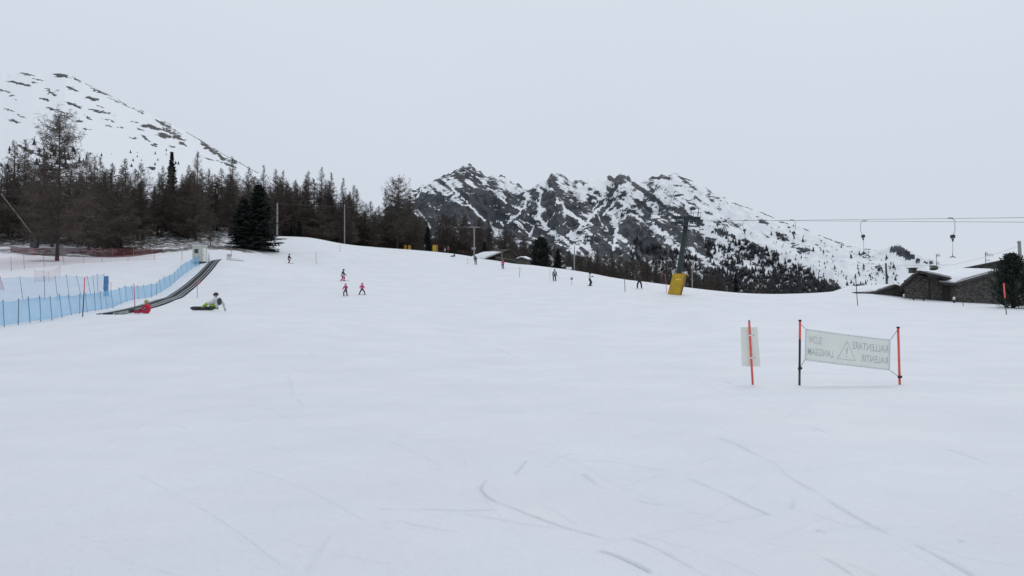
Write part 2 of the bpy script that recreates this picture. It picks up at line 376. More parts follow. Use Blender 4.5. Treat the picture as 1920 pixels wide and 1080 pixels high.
def in_poly(px, py, pts):
    r = np.zeros(px.shape, bool); n = len(pts)
    for i in range(n):
        x1, y1 = pts[i]; x2, y2 = pts[(i + 1) % n]
        if y1 == y2: continue
        c = ((y1 > py) != (y2 > py)) & (px < (x2 - x1) * (py - y1) / (y2 - y1) + x1); r ^= c
    return r

# ------------------------------------------------------------------ snow ground: one sheet out to the horizon
rad = np.concatenate([[0.25], np.geomspace(0.4, 3, 26), np.geomspace(3, 15, 330)[1:], np.geomspace(15, 350, 320)[1:], np.geomspace(350, 14000, 60)[1:]])
az = np.radians(np.concatenate([np.arange(-180, -35.5, 3.0), np.arange(-35.5, 35.5, 0.09), np.arange(35.5, 180, 3.0)]))
NA, NR = len(az), len(rad)
RR, AA = np.meshgrid(rad, az, indexing='ij')
GX = RR * np.sin(AA); GY = RR * np.cos(AA)
GZ = ground(GX, GY)
# soft rolls and piste texture
GZ += (fbm(GX / 9, GY / 9, 3, 5) - 0.5) * 0.10 * np.clip(RR / 12, 0, 1) + (fbm(GX / 1.7, GY / 2.6, 3, 9) - 0.5) * 0.022 + (fbm(GX / .35, GY / .6, 3, 19) - 0.5) * 0.008 * np.clip(RR / 6, 0.3, 1)
TRACKS = [  # (photo pixels along the track, half width m, depth m, tint)
 ([(914,897),(904,908),(899,918),(918,936),(957,953),(1009,974),(1062,992),(1108,1006),(1160,1022)],.010,.030,.75),
 ([(705,952),(774,956),(851,959),(939,960)],.022,.022,.45), ([(865,964),(932,976),(992,987),(1100,996)],.02,.016,.3),
 ([(1118,1033),(1168,1052),(1222,1075)],.032,.045,.85), ([(1178,1013),(1221,1024),(1280,1055),(1330,1085)],.03,.03,.5),
 ([(1326,813),(1378,832),(1421,855),(1456,872),(1477,897),(1526,925),(1579,957),(1632,987),(1675,1010)],.03,.035,.38),
 ([(1283,895),(1340,920),(1389,941),(1448,969)],.028,.035,.5), ([(1448,975),(1498,1017),(1526,1040),(1561,1055),(1605,1085)],.02,.025,.4),
 ([(1713,1025),(1748,1041),(1830,1082)],.035,.035,.5), ([(1769,841),(1843,867),(1918,900)],.03,.025,.3), ([(1498,793),(1551,814)],.03,.02,.35),
 ([(1101,776),(1128,777)],.05,.02,.5), ([(1196,785),(1252,797),(1300,806)],.05,.02,.35), ([(988,862),(965,888)],.02,.03,.4),
 ([(1090,888),(1104,898),(1120,912)],.04,.03,.4), ([(1189,941),(1242,949)],.025,.02,.4), ([(1087,862),(1140,865),(1203,876),(1260,885)],.025,.02,.22),
 ([(716,980),(745,974),(784,987),(858,1001)],.03,.018,.28), ([(565,1080),(590,1040),(620,1000)],.05,.015,.12), ([(923,650),(950,662),(975,672)],.05,.02,.35),
 ([(1355,715),(1372,720)],.05,.03,.5), ([(540,700),(548,740),(570,765)],.04,.02,.22), ([(580,660),(600,690)],.05,.02,.2), ([(1020,880),(1045,855),(1085,850)],.04,.02,.25),
 ([(1470,905),(1490,935),(1482,960)],.03,.025,.3), ([(1475,961),(1484,966)],.03,.03,.6), ([(1530,998),(1548,1004)],.03,.03,.6), ([(1795,1016),(1808,1019)],.03,.03,.5), ([(300,800),(325,795),(350,806)],.04,.015,.2),
 ([(860,830),(880,900),(940,980),(1050,1060)],.03,.008,.08), ([(300,760),(500,800),(700,800)],.03,.008,.08), ([(1280,700),(1400,760),(1560,800),(1760,840)],.03,.010,.10)]
_r = random.Random(4)
for k in range(70):
    x, y = _r.uniform(60, 1880), _r.uniform(630, 1050); L = _r.uniform(40, 330) * (y - 560) / 350; s = _r.choice([-1, 1, 1]) * _r.uniform(.1, .45)
    c = _r.uniform(-.3, .3)
    TRACKS.append(([(x + L * t, y + s * L * t + c * L * t * t) for t in (0, .33, .66, 1)], _r.uniform(.008, .022), _r.uniform(.006, .014), _r.uniform(.06, .2)))
track = np.zeros_like(GX)
for pts, hw, dep, tint in TRACKS:
    P = [gpt(min(max(a, -60), 1980), b) for a, b in pts]
    # smooth the line
    C = [(p.x, p.y) for p in P]
    for _ in range(2):
        D = [C[0]]
        for i in range(len(C) - 1):
            (x0, y0), (x1, y1) = C[i], C[i + 1]
            D += [(.75 * x0 + .25 * x1, .75 * y0 + .25 * y1), (.25 * x0 + .75 * x1, .25 * y0 + .75 * y1)]
        C = D + [C[-1]]
    xs = [c[0] for c in C]; ys = [c[1] for c in C]
    m = (GX > min(xs) - .4) & (GX < max(xs) + .4) & (GY > min(ys) - .4) & (GY < max(ys) + .4)
    if not m.any(): continue
    d, t = seg_dist(GX[m], GY[m], C)
    wob = 0.55 + 0.9 * fbm(GX[m] * 3, GY[m] * 3, 2, 31)
    fade = np.clip(np.minimum(t, 1 - t) * 6, 0, 1) * np.clip((fbm(GX[m] * 2.3 + 7 * len(pts), GY[m] * 1.1, 3, 61) - .26) * 4.5, 0, 1)
    dxy = Vector((C[-1][0] - C[0][0], C[-1][1] - C[0][1])).normalized(); rd_ = Vector((xs[0], ys[0])).normalized(); ct = abs(dxy.dot(rd_)); sn_ = math.sqrt(max(0, 1 - ct * ct))
    rm = np.hypot(GX[m], GY[m]); cell = rm * (.00157 * ct + np.where(rm < 15, .0049, .0099) * sn_)   # never thinner than the sheet can carry
    w = np.maximum(hw * .5 * wob, cell * .62); dep = dep * .45
    gcut = np.exp(-(d / w) ** 2) * fade
    lip = np.exp(-((d - 2.2 * w) / (1.1 * w)) ** 2) * fade
    GZ[m] += -dep * gcut + dep * .45 * lip
    track[m] = np.maximum(track[m], tint * 1.08 * gcut * np.clip(hw / w * 1.3, .25, 1))
# where the snow has melted: under the wood, beside the booth
earth = np.zeros_like(GX)
gpx, gpy = proj(np.stack([GX, np.maximum(GY, 1), GZ], -1))
front = GY > 60
def patch(cx, cy, rx, ry, v, rot=0):
    global earth
    c, s = math.cos(rot), math.sin(rot); dx = GX - cx; dy = GY - cy
    q = np.sqrt(((dx * c + dy * s) / rx) ** 2 + ((-dx * s + dy * c) / ry) ** 2)
    earth = np.maximum(earth, v * np.clip(1.5 - q * .75, 0, 1))
for px, py, rx, ry, v in [(422,466,4.0,4,.7),(388,463,5,5,.65),(330,468,4,3,.5),(260,474,9,5,.7),(200,476,7,4,.6),(115,479,5,3,.6),(85,489.5,2.0,.8,.75),(512,456,1.6,2.5,.55),(500,461,1.6,2,.6),(50,470,10,6,.5)]:
    p = gpt(px, py); patch(p.x, p.y, rx, ry, v)
for px, py in ((527, 448), (622, 452), (637, 456)):
    p = gpt(px, py); patch(p.x, p.y, 1.1, 1.2, .75)
hillside = np.clip((GY - 122) / 16, 0, 1) * np.clip((450 - gpx) / 40, 0, 1) * front
beyond = np.clip((GY - np.interp(gpx, [440, 515, 640, 700, 760, 860, 1000, 1100, 1200, 1300, 1400, 1500], [160, 174, 182, 194, 208, 212, 180, 155, 128, 116, 112, 112])) / 8, 0, 1) * (gpx > 440) * (gpx < 1560) * front
earth = np.maximum(earth, .58 * hillside); earth = np.maximum(earth, .62 * beyond)
earth *= (RR < 900)
idx = np.arange(NR * NA).reshape(NR, NA)
q0 = idx[:-1, :]; q1 = idx[1:, :]
Qd = np.stack([q0, np.roll(q0, -1, 1), np.roll(q1, -1, 1), q1], -1).reshape(-1, 4)[:, ::-1]
GZ[0, :] = GZ[0, :].mean()
me = np_mesh('snow_ground', np.stack([GX, GY, GZ], -1).reshape(-1, 3), Qd, M['ground'], True, {'track': track, 'earth': earth})
tag(link('snow_ground', me), kind='structure')
GX = GY = GZ = RR = AA = gpx = gpy = beyond = hillside = front = None

# ------------------------------------------------------------------ mountains
def ridge_fn(pts):
    X = [p[0] for p in pts]; Yv = [p[1] for p in pts]
    return lambda u: np.interp(u, X, Yv)
def mountain(name, U, ridge, jag, Yf, Yr, zfoot, NV, power, relief, rock_fn, material, seed, rscale, back=14):
    """slope from a foot at distance Yf up to a ridge at distance Yr(u), then down the far side"""
    ry = ridge(U) + (fbm(U / 9.0, U * 0 + 3.3, 4, seed) - 0.5) * jag(U)
    yr = Yr(U); zj = np.array([at(u, y, d)[2] for u, y, d in zip(U, ry, yr)]); zr = np.array([at(u, y, d)[2] for u, y, d in zip(U, ridge(U), yr)]); zj = zj - zr
    V = np.concatenate([np.linspace(0, 1, NV) ** 0.85, 1 + np.linspace(0, 1, back + 1)[1:] * 0.6])
    UU, VV = np.meshgrid(U, V); Yd = Yf + (yr[None] - Yf) * VV
    up = np.clip(VV, 0, 1) ** power
    down = np.clip(VV - 1, 0, 1)
    Z = zfoot + (zr[None] - zfoot) * (up - down * 1.0)
    Z = Z + zj[None] * np.clip((VV - .72) / .28, 0, 1) ** 2 * (1 - np.clip(down * 1.5, 0, 1))   # teeth of the crest only
    X = (UU - 960) / F * Yd
    wdw = np.clip((1 - VV) * 5, 0, 1) * np.clip(VV * 4, 0, 1)
    # spurs and gullies running down the slope, finer crags on top
    n1 = 1 - np.abs(fbm(X / rscale + .25 * Z / rscale, Yd / (rscale * 2.2), 4, seed + 11) * 2 - 1)
    n2 = 1 - np.abs(fbm(X / (rscale * .22) + .8 * Z / rscale, Yd / (rscale * .5), 4, seed + 23) * 2 - 1)
    dz = (n1 - .6) * relief + (n2 - .6) * relief * .28
    Z = Z + dz * wdw
    P = np.stack([X, Yd, Z], -1); px, py = proj(P)
    rock = rock_fn(px, py, UU, VV, ry[None] + 0 * UU, n2)
    H, W_ = UU.shape; i = np.arange(H * W_).reshape(H, W_)
    q = np.stack([i[:-1, :-1], i[:-1, 1:], i[1:, 1:], i[1:, :-1]], -1).reshape(-1, 4)
    o = link(name, np_mesh(name, P.reshape(-1, 3), q, material, True, {'rock': rock}))
    return tag(o, kind='structure'), P, px, py

RIDGE = [(560,470),(640,440),(700,410),(740,372),(768,356),(800,346),(835,326),(858,317),(870,309),(878,308),(890,314),(905,326),(925,332),(938,327),(950,338),(975,347),(992,359),(1003,346),(1022,338),(1036,327),(1045,324),(1056,330),(1066,337),(1085,338),(1120,337),(1142,331),(1150,329),(1165,330),(1176,331),(1181,328),(1186,338),(1200,342),(1225,330),(1241,326),(1252,329),(1268,325),(1285,332),(1310,344),(1340,360),(1380,380),(1420,396),(1440,402),(1465,415),(1500,426),(1540,441),(1570,452),(1600,462),(1640,468),(1663,471),(1673,462),(1688,461),(1700,469),(1712,478),(1745,494),(1800,506),(1900,512),(2100,520),(2300,530)]
S_ = [ # snow couloirs: points, half width
 ([(866,371),(888,393),(909,413)],3.2),([(840,343),(851,356),(860,367)],3.0),([(923,359),(952,381)],1.7),([(872,317),(895,333),(920,352),(948,376)],1.2),
 ([(992,361),(984,386),(972,400),(954,417)],3.0),([(1012,371),(1009,408),(1025,428),(1041,441),(1062,452)],3.6),([(984,392),(1007,412)],2.0),
 ([(974,410),(999,422),(993,444)],2.4),([(1042,371),(1060,392),(1073,401),(1093,417)],4.2),([(1068,438),(1098,417),(1122,391),(1148,370),(1166,352)],2.6),
 ([(1072,440),(1098,451),(1114,484)],7.0),([(1166,391),(1158,417),(1153,445),(1149,472)],2.8),([(1015,412),(1028,430),(1052,448)],4.5),([(1006,376),(1013,399)],2.6),
 ([(1182,461),(1192,484)],2.6),([(1085,345),(1092,372)],7.0),([(1100,345),(1128,350)],9.0),([(1190,402),(1246,446),(1300,492),(1335,520)],2.0),([(1200,400),(1262,448),(1310,492)],2.2),
 ([(812,350),(826,352)],4.5),([(790,352),(782,372)],2.0),([(783,395),(800,415),(806,428)],3.0),([(876,338),(888,348)],4.5),([(930,412),(946,420)],2.0),([(1130,370),(1110,395)],1.2),
 ([(1120,405),(1140,430)],1.3),([(1170,352),(1180,372),(1166,391)],3.0),([(1190,360),(1210,380),(1230,396)],3.0),([(1160,372),(1130,404)],1.6),([(960,385),(975,396)],1.3),([(1040,400),(1023,422)],.8),([(1060,417),(1042,430)],.9)]
RK = [ # solid rock faces
 [(778,362),(800,360),(840,372),(868,388),(850,420),(800,420),(778,390)],[(858,318),(878,311),(905,328),(896,334),(862,322)],[(868,372),(905,352),(945,372),(972,392),(950,412),(912,402)],
 [(890,352),(912,352),(920,370),(890,372)],[(952,360),(988,362),(976,388),(950,378)],[(1014,404),(1040,392),(1062,405),(1092,418),(1052,442),(1030,425)],[(1015,352),(1056,364),(1040,385),(1018,390)],
 [(1140,330),(1177,332),(1172,345),(1160,353),(1143,340)],[(1138,345),(1158,358),(1150,366),(1136,358)],[(1088,366),(1110,372),(1132,382),(1104,399),(1090,384)],[(1062,385),(1085,388),(1093,412),(1070,398)],
 [(1182,398),(1202,420),(1233,438),(1262,466),(1252,490),(1197,485),(1184,456),(1164,437),(1168,412)],[(1113,405),(1136,398),(1150,412),(1130,425),(1108,420)],[(1108,430),(1124,420),(1140,450),(1145,480),(1122,478)],
 [(1283,434),(1312,434),(1303,462),(1288,452)],[(1223,329),(1241,325),(1263,338),(1245,335),(1226,334)],[(1335,428),(1347,424),(1382,443),(1362,446),(1336,438)],[(1214,349),(1232,350),(1230,356),(1218,357)],
 [(1664,472),(1672,461),(1688,460),(1712,477),(1749,496),(1729,491),(1708,486),(1690,480)],[(1176,330),(1183,327),(1187,338),(1178,340)]]
BANDS = [([(1187,344),(1215,362),(1241,383)],4,.9),([(1241,383),(1280,400),(1319,420)],3.2,.95),([(1200,372),(1240,402)],2.5,.6),([(1245,362),(1285,386)],1.3,.9),([(1215,362),(1225,378)],3,.7),([(1250,344),(1300,352)],1,.7),
 ([(1380,381),(1432,400),(1455,408)],1.4,.9),([(1432,398),(1455,407)],2.5,.9),([(1462,414),(1496,424),(1520,432)],1.4,.85),([(1320,397),(1335,403)],1.3,.9),([(1428,414),(1445,421)],1,.8),([(1478,425),(1490,427)],1,.8),([(1535,440),(1570,455)],1,.7),([(1270,330),(1300,342)],1,.6),([(1618,467),(1632,468)],1,.8),([(1745,494),(1790,508)],2.5,.75),
 ([(1192,410),(1260,462),(1330,515)],3,.62),([(1180,388),(1150,420)],4,.6)]
def rock_right(px, py, U, V, RY, n2):
    c, s = math.cos(R(36)), math.sin(R(36))
    al = (px * c + py * s); ac = (-px * s + py * c)
    st = fbm(al / 28, ac / 6.0, 3, 77, .55); st2 = fbm(al / 60 + 5, ac / 14, 3, 99); iso = fbm(px / 10, py / 7, 3, 55)
    below = py - np.interp(px, [1180, 1215, 1241, 1280, 1319, 1380, 1450, 1520, 1580, 1700], [338, 360, 380, 398, 420, 440, 470, 500, 540, 600])
    D = np.where(px < 1000, .74, np.where(px < 1090, .68, np.where(px < 1190, .60, .50)))
    D = np.where(px > 1185, np.where(below > 0, .52, .20), D)
    D = np.where((px > 1320), np.where(below > 0, .43, .17), D)
    D = np.where((px > 1440), np.where(below > 0, .40, .12), D)
    dr = py - RY
    D = D - .20 * np.clip(1 - dr / 45, 0, 1) * (px < 1180)
    D = D + (st - .5) * 1.15 + (st2 - .5) * .5 + (iso - .5) * .6
    wx = (fbm(px / 9, py / 6, 2, 201) - .5) * 17; wy = (fbm(px / 9, py / 6, 2, 202) - .5) * 14
    fine = fbm(al / 12, ac / 4.0, 2, 210)
    for p in RK:
        ip = in_poly(px + wx, py + wy, p); D = np.where(ip, np.maximum(D, .80 + (st - .5) * .5 + (fine - .5) * .45), D)
    for pts, w, v in BANDS:
        d, t = seg_dist(px + (iso - .5) * 4, py + (st2 - .5) * 6, pts); k = np.clip(1.6 - d / w, 0, 1); D = np.maximum(D, k * (v + (iso - .5) * .9))
    for pts, w in S_:
        d, t = seg_dist(px + wx * .5, py + wy * .5, pts); k = np.clip(1.45 - d / (w * .66 * (.7 + .6 * t)), 0, 1)
        D = D * (1 - k) + k * (.20 + (iso - .5) * .6 + (fine - .5) * .4)
    sc = np.where((px > 1700) & (py > 496), .1, D)
    return np.clip(sc, -.3, 1.2)
_right = mountain('mountain_range', np.arange(560, 2301, 1.6), ridge_fn(RIDGE), lambda u: np.where(u < 1190, 17.0, np.where(u < 1400, 7.0, 5.0)), 1150.0,
    lambda u: 2650 + 250 * np.sin(u / 170.0) + np.clip((u - 1200) * .6, 0, 500), -70.0, 245, 1.12, 110.0, rock_right, M['mount'], 3, 170.0)

LRIDGE = [(-900,260),(-500,190),(-250,150),(-100,140),(0,139),(20,137),(50,135.5),(75,139),(100,138),(112,138),(130,145),(165,163),(200,180),(230,196),(262,209),(300,226),(330,240),(365,259),(400,279),(420,292),(440,301),(470,318),(520,342),(600,378),(700,425),(800,470)]
LP = [(45,138,16,2.2,3),(108,141,14,2.6,6),(118,140,8,2,12),(140,150,9,1.3,28),(187,172,13,2,27),(215,188,10,1,27),(236,197,15,1.6,28),(265,211,5,1.2,25),(38,157,14,2.2,15),(8,171,11,1.3,6),(25,180,6,1.6,10),(31,187,4,1.4,15),(72,149,8,1.2,8),(68,155,5,1,3),(94,172,10,4,32),(101,178,4,2.5,40),(109,170,4,1.2,5),(134,166,7,3.6,10),(140,169,4,2,20),
 (83,186,7,2.2,20),(138,197,14,2.6,22),(172,185,9,4,15),(182,188,5,1.6,20),(188,200,5,1.4,12),(178,208,9,2.8,22),(198,211,8,2.6,15),(105,206,16,2,15),(118,210,7,2,15),(148,227,8,2.4,8),(168,221,8,1.5,38),(208,226,12,1.0,12),(205,237,6,1.5,3),(224,239,4,1,0),(167,242,4,1.6,10),(252,228,7,1.3,5),(28,228,8,2.2,18),(42,218,9,2,18),(20,207,10,1,8),(262,243,6,2,5),
 (285,239,15,3.4,10),(300,228,12,2.6,26),(308,254,10,4.5,8),(318,247,13,2.4,30),(334,258,9,4.5,25),(265,254,4,2,10),(275,261,7,3,42),(290,272,6,2,30),(345,271,9,2.4,28),(249,258,3.5,2,10),(325,275,6,1,20),(374,259,24,2.6,38),(365,252,12,3,35),(388,276,12,3,35),(408,289,14,4,36),(420,297,12,2.5,30),(440,303,9,2,30),(320,242,16,1.5,28),(400,300,18,1.2,12),(285,316,8,3,5),(430,310,12,1.5,20),(50,280,10,4,10),(75,290,16,3,5),(45,277,10,3,20)]
def rock_left(px, py, U, V, RY, n2):
    iso = fbm(px / 6, py / 4, 4, 155); st = fbm((px * .9 + py * .4) / 14, (-px * .4 + py * .9) / 3.5, 4, 133)
    D = .10 + (st - .5) * .7 + (iso - .5) * .25
    wx = (fbm(px / 8, py / 2.2, 4, 301, .65) - .5) * 24; wy = (fbm(px / 8, py / 3, 4, 302, .65) - .5) * 5
    for cx, cy, a, b, r in LP:
        r = max(r, 14); c, s = math.cos(R(r)), math.sin(R(r)); dx = px - cx + wx; dy = py - cy + wy
        q = np.sqrt(((dx * c + dy * s) / (a * .98)) ** 2 + ((-dx * s + dy * c) / (b * .66)) ** 2)
        k = np.clip(1.55 - q * .72, 0, 1) * .85 + (iso - .5) * .55 + (st - .5) * .45
        D = np.where(q < 2.2, np.maximum(D, k), D)
    edge = np.clip(1 - np.abs(py - RY - 1) / 1.6, 0, 1) * np.clip((px - 120) / 20, 0, 1) * (fbm(px / 12, px * 0, 2, 8) > .47)
    D = np.maximum(D, edge * .75)
    D = np.where(py > 318, D + .18 * np.clip((py - 318) / 30, 0, 1), D)
    return np.clip(D, -.3, 1.1)
_left = mountain('snowy_hill', np.arange(-900, 801, 2.6), ridge_fn(LRIDGE), lambda u: np.full(u.shape, 3.0), 330.0,
    lambda u: 1250 + 100 * np.sin(u / 200.0), -5.0, 230, 1.0, 10.0, rock_left, M['hill'], 41, 210.0)
def surface_at(M_, px, py):
    """nearest mesh point of a mountain to a pixel"""
    P, qx, qy = M_[1], M_[2], M_[3]
    col = int(np.clip(round((px - qx[0, 0]) / (qx[0, 1] - qx[0, 0])), 0, qx.shape[1] - 1))
    v = qy[:, col]; i = int(np.argmax(v <= py)) if (v <= py).any() else len(v) - 15
    return P[i, col]
# ------------------------------------------------------------------ trees
def quads_mesh(name, V, Q, m): return np_mesh(name, V, Q, m, False)
class TB:
    def __init__(s): s.V = []; s.Q = []; s.n = 0
    def strip(s, pts, w, side):
        """thin 3-sided limb"""
        k = len(pts); pts = np.asarray(pts, float); side = np.asarray(side, float)
        d = pts[-1] - pts[0]; up = np.cross(d, side); up = up / (np.linalg.norm(up) + 1e-9)
        for i in range(k):
            a = w[i]; s.V += [pts[i] + side * a, pts[i] - side * a * .5 + up * a * .87, pts[i] - side * a * .5 - up * a * .87]
        for i in range(k - 1):
            b = s.n + 3 * i
            for j in range(3): s.Q.append((b + j, b + (j + 1) % 3, b + 3 + (j + 1) % 3, b + 3 + j))
        s.n += 3 * k
    def blade(s, a, b, w, nrm):
        d = b - a; t = np.cross(d, nrm); t = t / (np.linalg.norm(t) + 1e-9) * w
        s.V += [a - t * .6, a + t * .6, b + t, b - t]; s.Q.append((s.n, s.n + 1, s.n + 2, s.n + 3)); s.n += 4
    def mesh(s, name, m): return quads_mesh(name, np.array(s.V), np.array(s.Q), m)
def trunk_mesh(name, h, r, bend, rg, m, top=.98):
    k = 9; pts = []; rad_ = []
    ph = rg.uniform(0, 6.28)
    for i in range(k):
        t = i / (k - 1); pts.append((bend * math.sin(t * 2.4 + ph) * t, bend * math.cos(t * 2.0 + ph) * t, -.4 + (h * top + .4) * t))
        rad_.append(r * (1 - t) ** .85 + .012 + (.35 * r if i == 0 else 0))
    return MB().tube(pts, rad_, 7).mesh(name, m), (lambda z: (bend * math.sin(np.clip(z / h, 0, 1) * 2.4 + ph) * z / h, bend * math.cos(np.clip(z / h, 0, 1) * 2.0 + ph) * z / h))
def larch(seed, h=16.0, spread=2.7, low=.16, nb=115, tw=17, dens=1.0, droop=.15, flat_top=False):
    rg = np.random.default_rng(seed); rd = random.Random(seed)
    tm, ax = trunk_mesh('larch_trunk', h, .15 + .003 * h, .28, rd, M['larch_bark'])
    b = TB()
    for i in range(int(nb * dens)):
        t = low + (1 - low) * (i + rg.random()) / (nb * dens) * .985
        z = t * h; prof = (min(1, (t - low) * 5 + .55)) * (1 - t) ** (.92 if not flat_top else .42) * 1.3
        L = max(.25, spread * prof * rg.uniform(.55, 1.25)); a = rg.uniform(0, 2 * math.pi)
        x0, y0 = ax(z); o = np.array([x0, y0, z]); d = np.array([math.cos(a), math.sin(a), 0])
        rise = (.75 * t - droop) * L + rg.uniform(-.1, .12) * L
        pts = [o, o + d * L * .45 + np.array([0, 0, rise * .25]), o + d * L * .8 + np.array([0, 0, rise * .6]), o + d * L + np.array([0, 0, rise * 1.15 + .1 * L])]
        sd = np.array([-d[1], d[0], 0]); r0 = .018 + .011 * L
        b.strip(pts, [r0, r0 * .7, r0 * .45, .006], sd)
        n = int(tw * (.22 + 1.05 * L / spread))
        for j in range(n):
            s = .12 + .88 * (j + rg.random()) / n; k = s * 3; i0 = min(2, int(s * 2.6)); f = min(1, s * 2.6 - i0) if i0 < 2 else min(1, (s * 2.6 - 2) / .6)
            p = pts[i0] * (1 - f) + pts[i0 + 1] * f
            sg = rg.choice([-1, 1]); l = L * .26 * rg.uniform(.5, 1.3) * (1.1 - .5 * s) + .12
            e = p + sd * sg * l * rg.uniform(.3, 1) + d * l * rg.uniform(.1, .8) + np.array([0, 0, rg.uniform(-.55, .35) * l])
            b.blade(p, e, rg.uniform(.014, .032), rg.normal(size=3))
            for q in range(3):
                f2 = rg.uniform(.3, 1); p2 = p * (1 - f2) + e * f2
                e2 = p2 + rg.normal(size=3) * (l * .30 + .10) + np.array([0, 0, -.08])
                b.blade(p2, e2, rg.uniform(.012, .026), rg.normal(size=3))
    return tm, b.mesh('larch_crown', M['larch_twig']), h
def spruce(seed, h=13.0, spread=2.3, low=.03, nb=330, needle='needle', power=.85, tip=1.0):
    rg = np.random.default_rng(seed); rd = random.Random(seed)
    tm, ax = trunk_mesh('spruce_trunk', h, .2, .1, rd, M['spruce_bark'])
    b = TB()
    for i in range(nb):
        t = low + (1 - low) * ((i + rg.random()) / nb) ** .95; t = min(t, .985)
        z = t * h; L = max(.16, spread * (1 - t) ** power * rg.uniform(.45, 1.2)); a = rg.uniform(0, 2 * math.pi)
        x0, y0 = ax(z); o = np.array([x0, y0, z]); d = np.array([math.cos(a), math.sin(a), 0]); sd = np.array([-d[1], d[0], 0])
        dr = (-.32 + .7 * t) * L
        P = lambda s: o + d * L * s + np.array([0, 0, dr * s + .18 * L * s * s])
        n = int(7 + 8 * L)
        b.strip([P(0), P(.5), P(1)], [.03, .02, .008], sd)
        for j in range(n):
            s = .1 + .9 * (j + rg.random()) / n; p = P(s); sg = rg.choice([-1, 1]); l = (.20 + .24 * L * (1.1 - s)) * rg.uniform(.7, 1.3)
            e = p + sd * sg * l + d * l * rg.uniform(.2, .9) + np.array([0, 0, rg.uniform(-.55, .10) * l])
            b.blade(p, e, rg.uniform(.03, .075), rg.normal(size=3) + np.array([0, 0, .5]))
            e = p + sd * -sg * l * .6 + np.array([0, 0, rg.uniform(-.6, .1) * l]) + d * l * .4
            b.blade(p, e, rg.uniform(.03, .07), rg.normal(size=3))
    return tm, b.mesh('spruce_crown', M[needle]), h
LARCH = [larch(100, 16, 3.4, .08), larch(101, 17, 3.1, .12), larch(102, 15, 3.8, .06), larch(103, 18, 3.3, .13), larch(104, 14, 3.6, .05), larch(105, 16, 2.9, .10), larch(106, 13, 3.4, .05)]
BIG = larch(120, 20, 4.6, .13, 150, 22, 1.0, .16, True)
ROUND = larch(121, 17, 3.4, .14, 130, 20, 1.1, -.05, True)
SPRUCE = [spruce(200, 12, 2.7, .02, 460, 'needle', .62), spruce(201, 14, 2.3), spruce(202, 10, 2.4)]
def bushy_pine(seed, h=6.0, spread=2.1):
    rg = np.random.default_rng(seed); rd = random.Random(seed)
    tm, ax = trunk_mesh('pine_trunk', h, .16, .15, rd, M['spruce_bark'], .85)
    b = TB()
    for i in range(420):
        t = rg.random() ** .8; z = (.01 + .87 * t) * h; a = rg.uniform(0, 6.283)
        rmax = spread * min(1, (t + .30) * 2.6) * (1 - t ** 2.2) ** .6; L = max(.25, rmax * rg.uniform(.45, 1.05))
        d = np.array([math.cos(a), math.sin(a), 0.]); sd = np.array([-d[1], d[0], 0]); x0, y0 = ax(z); o = np.array([x0, y0, z]); up = rg.uniform(.15, .6)
        P = lambda s: o + d * L * s + np.array([0, 0, up * L * s * s + .25 * s * s])
        b.strip([P(0), P(.5), P(1)], [.03, .02, .01], sd)
        for j in range(16):
            s = .45 + .55 * rg.random(); p = P(s); v = rg.normal(size=3) * .6 + np.array([0, 0, .75]) + d * .4; v /= np.linalg.norm(v)
            b.blade(p, p + v * rg.uniform(.14, .34), rg.uniform(.018, .045), rg.normal(size=3))
    return tm, b.mesh('pine_crown', M['needle2']), h
CROWN_PINE = bushy_pine(210)
def plant_tree(kind, base, height, name, label, cat, group=None, wide=1.0, rz=None):
    tm, cm, h = kind; s = height / h
    t = empty(name, base, random.uniform(0, 6.28) if rz is None else rz, label, cat, group)
    t.scale = (s * wide, s * wide, s)
    link('trunk', tm, t); link('crown', cm, t)
    return t
def tree_px(kind, px, top, Y, name, label, cat, group=None, wide=1.0, base=None):
    b = gY(px, Y) if base is None else base
    h = at(px, top, b.y)[2] - b.z
    return plant_tree(kind, b, h, name, label, cat, group, wide)
# the trees one can name
tree_px(BIG, 105, 212, 107, 'larch_tree', 'tall broad bare larch standing in front of the wood, rising highest at far left', 'tree', wide=1.0)
tree_px(ROUND, 744, 334, 212, 'larch_tree', 'round-crowned bare larch at the right end of the tall wood, above the yellow pads', 'tree', wide=1.15)
tree_px(SPRUCE[1], 318, 284, 186, 'spruce_tree', 'pointed dark spruce whose tip stands above the brown wood over the white booth', 'tree', wide=.95)
tree_px(SPRUCE[0], 482, 346, 139, 'spruce_tree', 'big dense dark spruce beside the snow crest, left of the grey pole', 'tree', wide=1.55)
tree_px(SPRUCE[0], 456, 372, 136, 'spruce_tree', 'lower dark spruce pressed against the left side of the big dense spruce', 'tree', wide=1.7)
tree_px(LARCH[1], 393, 392, 140, 'larch_tree', 'slim short larch standing alone in the snowy clearing behind the booth', 'tree', wide=.7)
tree_px(CROWN_PINE, 1898, 469, 71, 'pine_tree', 'bushy dark green pine in front of the stone house at the right edge', 'tree', wide=1.08, base=gY(1898, 71) - Vector((0, 0, .55)))
tree_px(CROWN_PINE, 1013, 440, 205, 'pine_tree', 'dark green bushy pine right of the snow-roofed hut on the crest', 'tree', wide=.95)
tree_px(SPRUCE[2], 1046, 466, 200, 'spruce_tree', 'small dark spruce between the bushy pine and the white box', 'tree', wide=1.0)
tree_px(SPRUCE[0], 802, 424, 218, 'spruce_tree', 'dark spruce behind the yellow pad on the crest', 'tree', wide=.9)
tree_px(SPRUCE[2], 908, 452, 205, 'spruce_tree', 'dark spruce just left of the snow-roofed hut', 'tree', wide=1.1)
tree_px(SPRUCE[1], 735, 410, 225, 'spruce_tree', 'dark drooping conifer among the bare larches above the two small yellow pads', 'tree', wide=1.1)
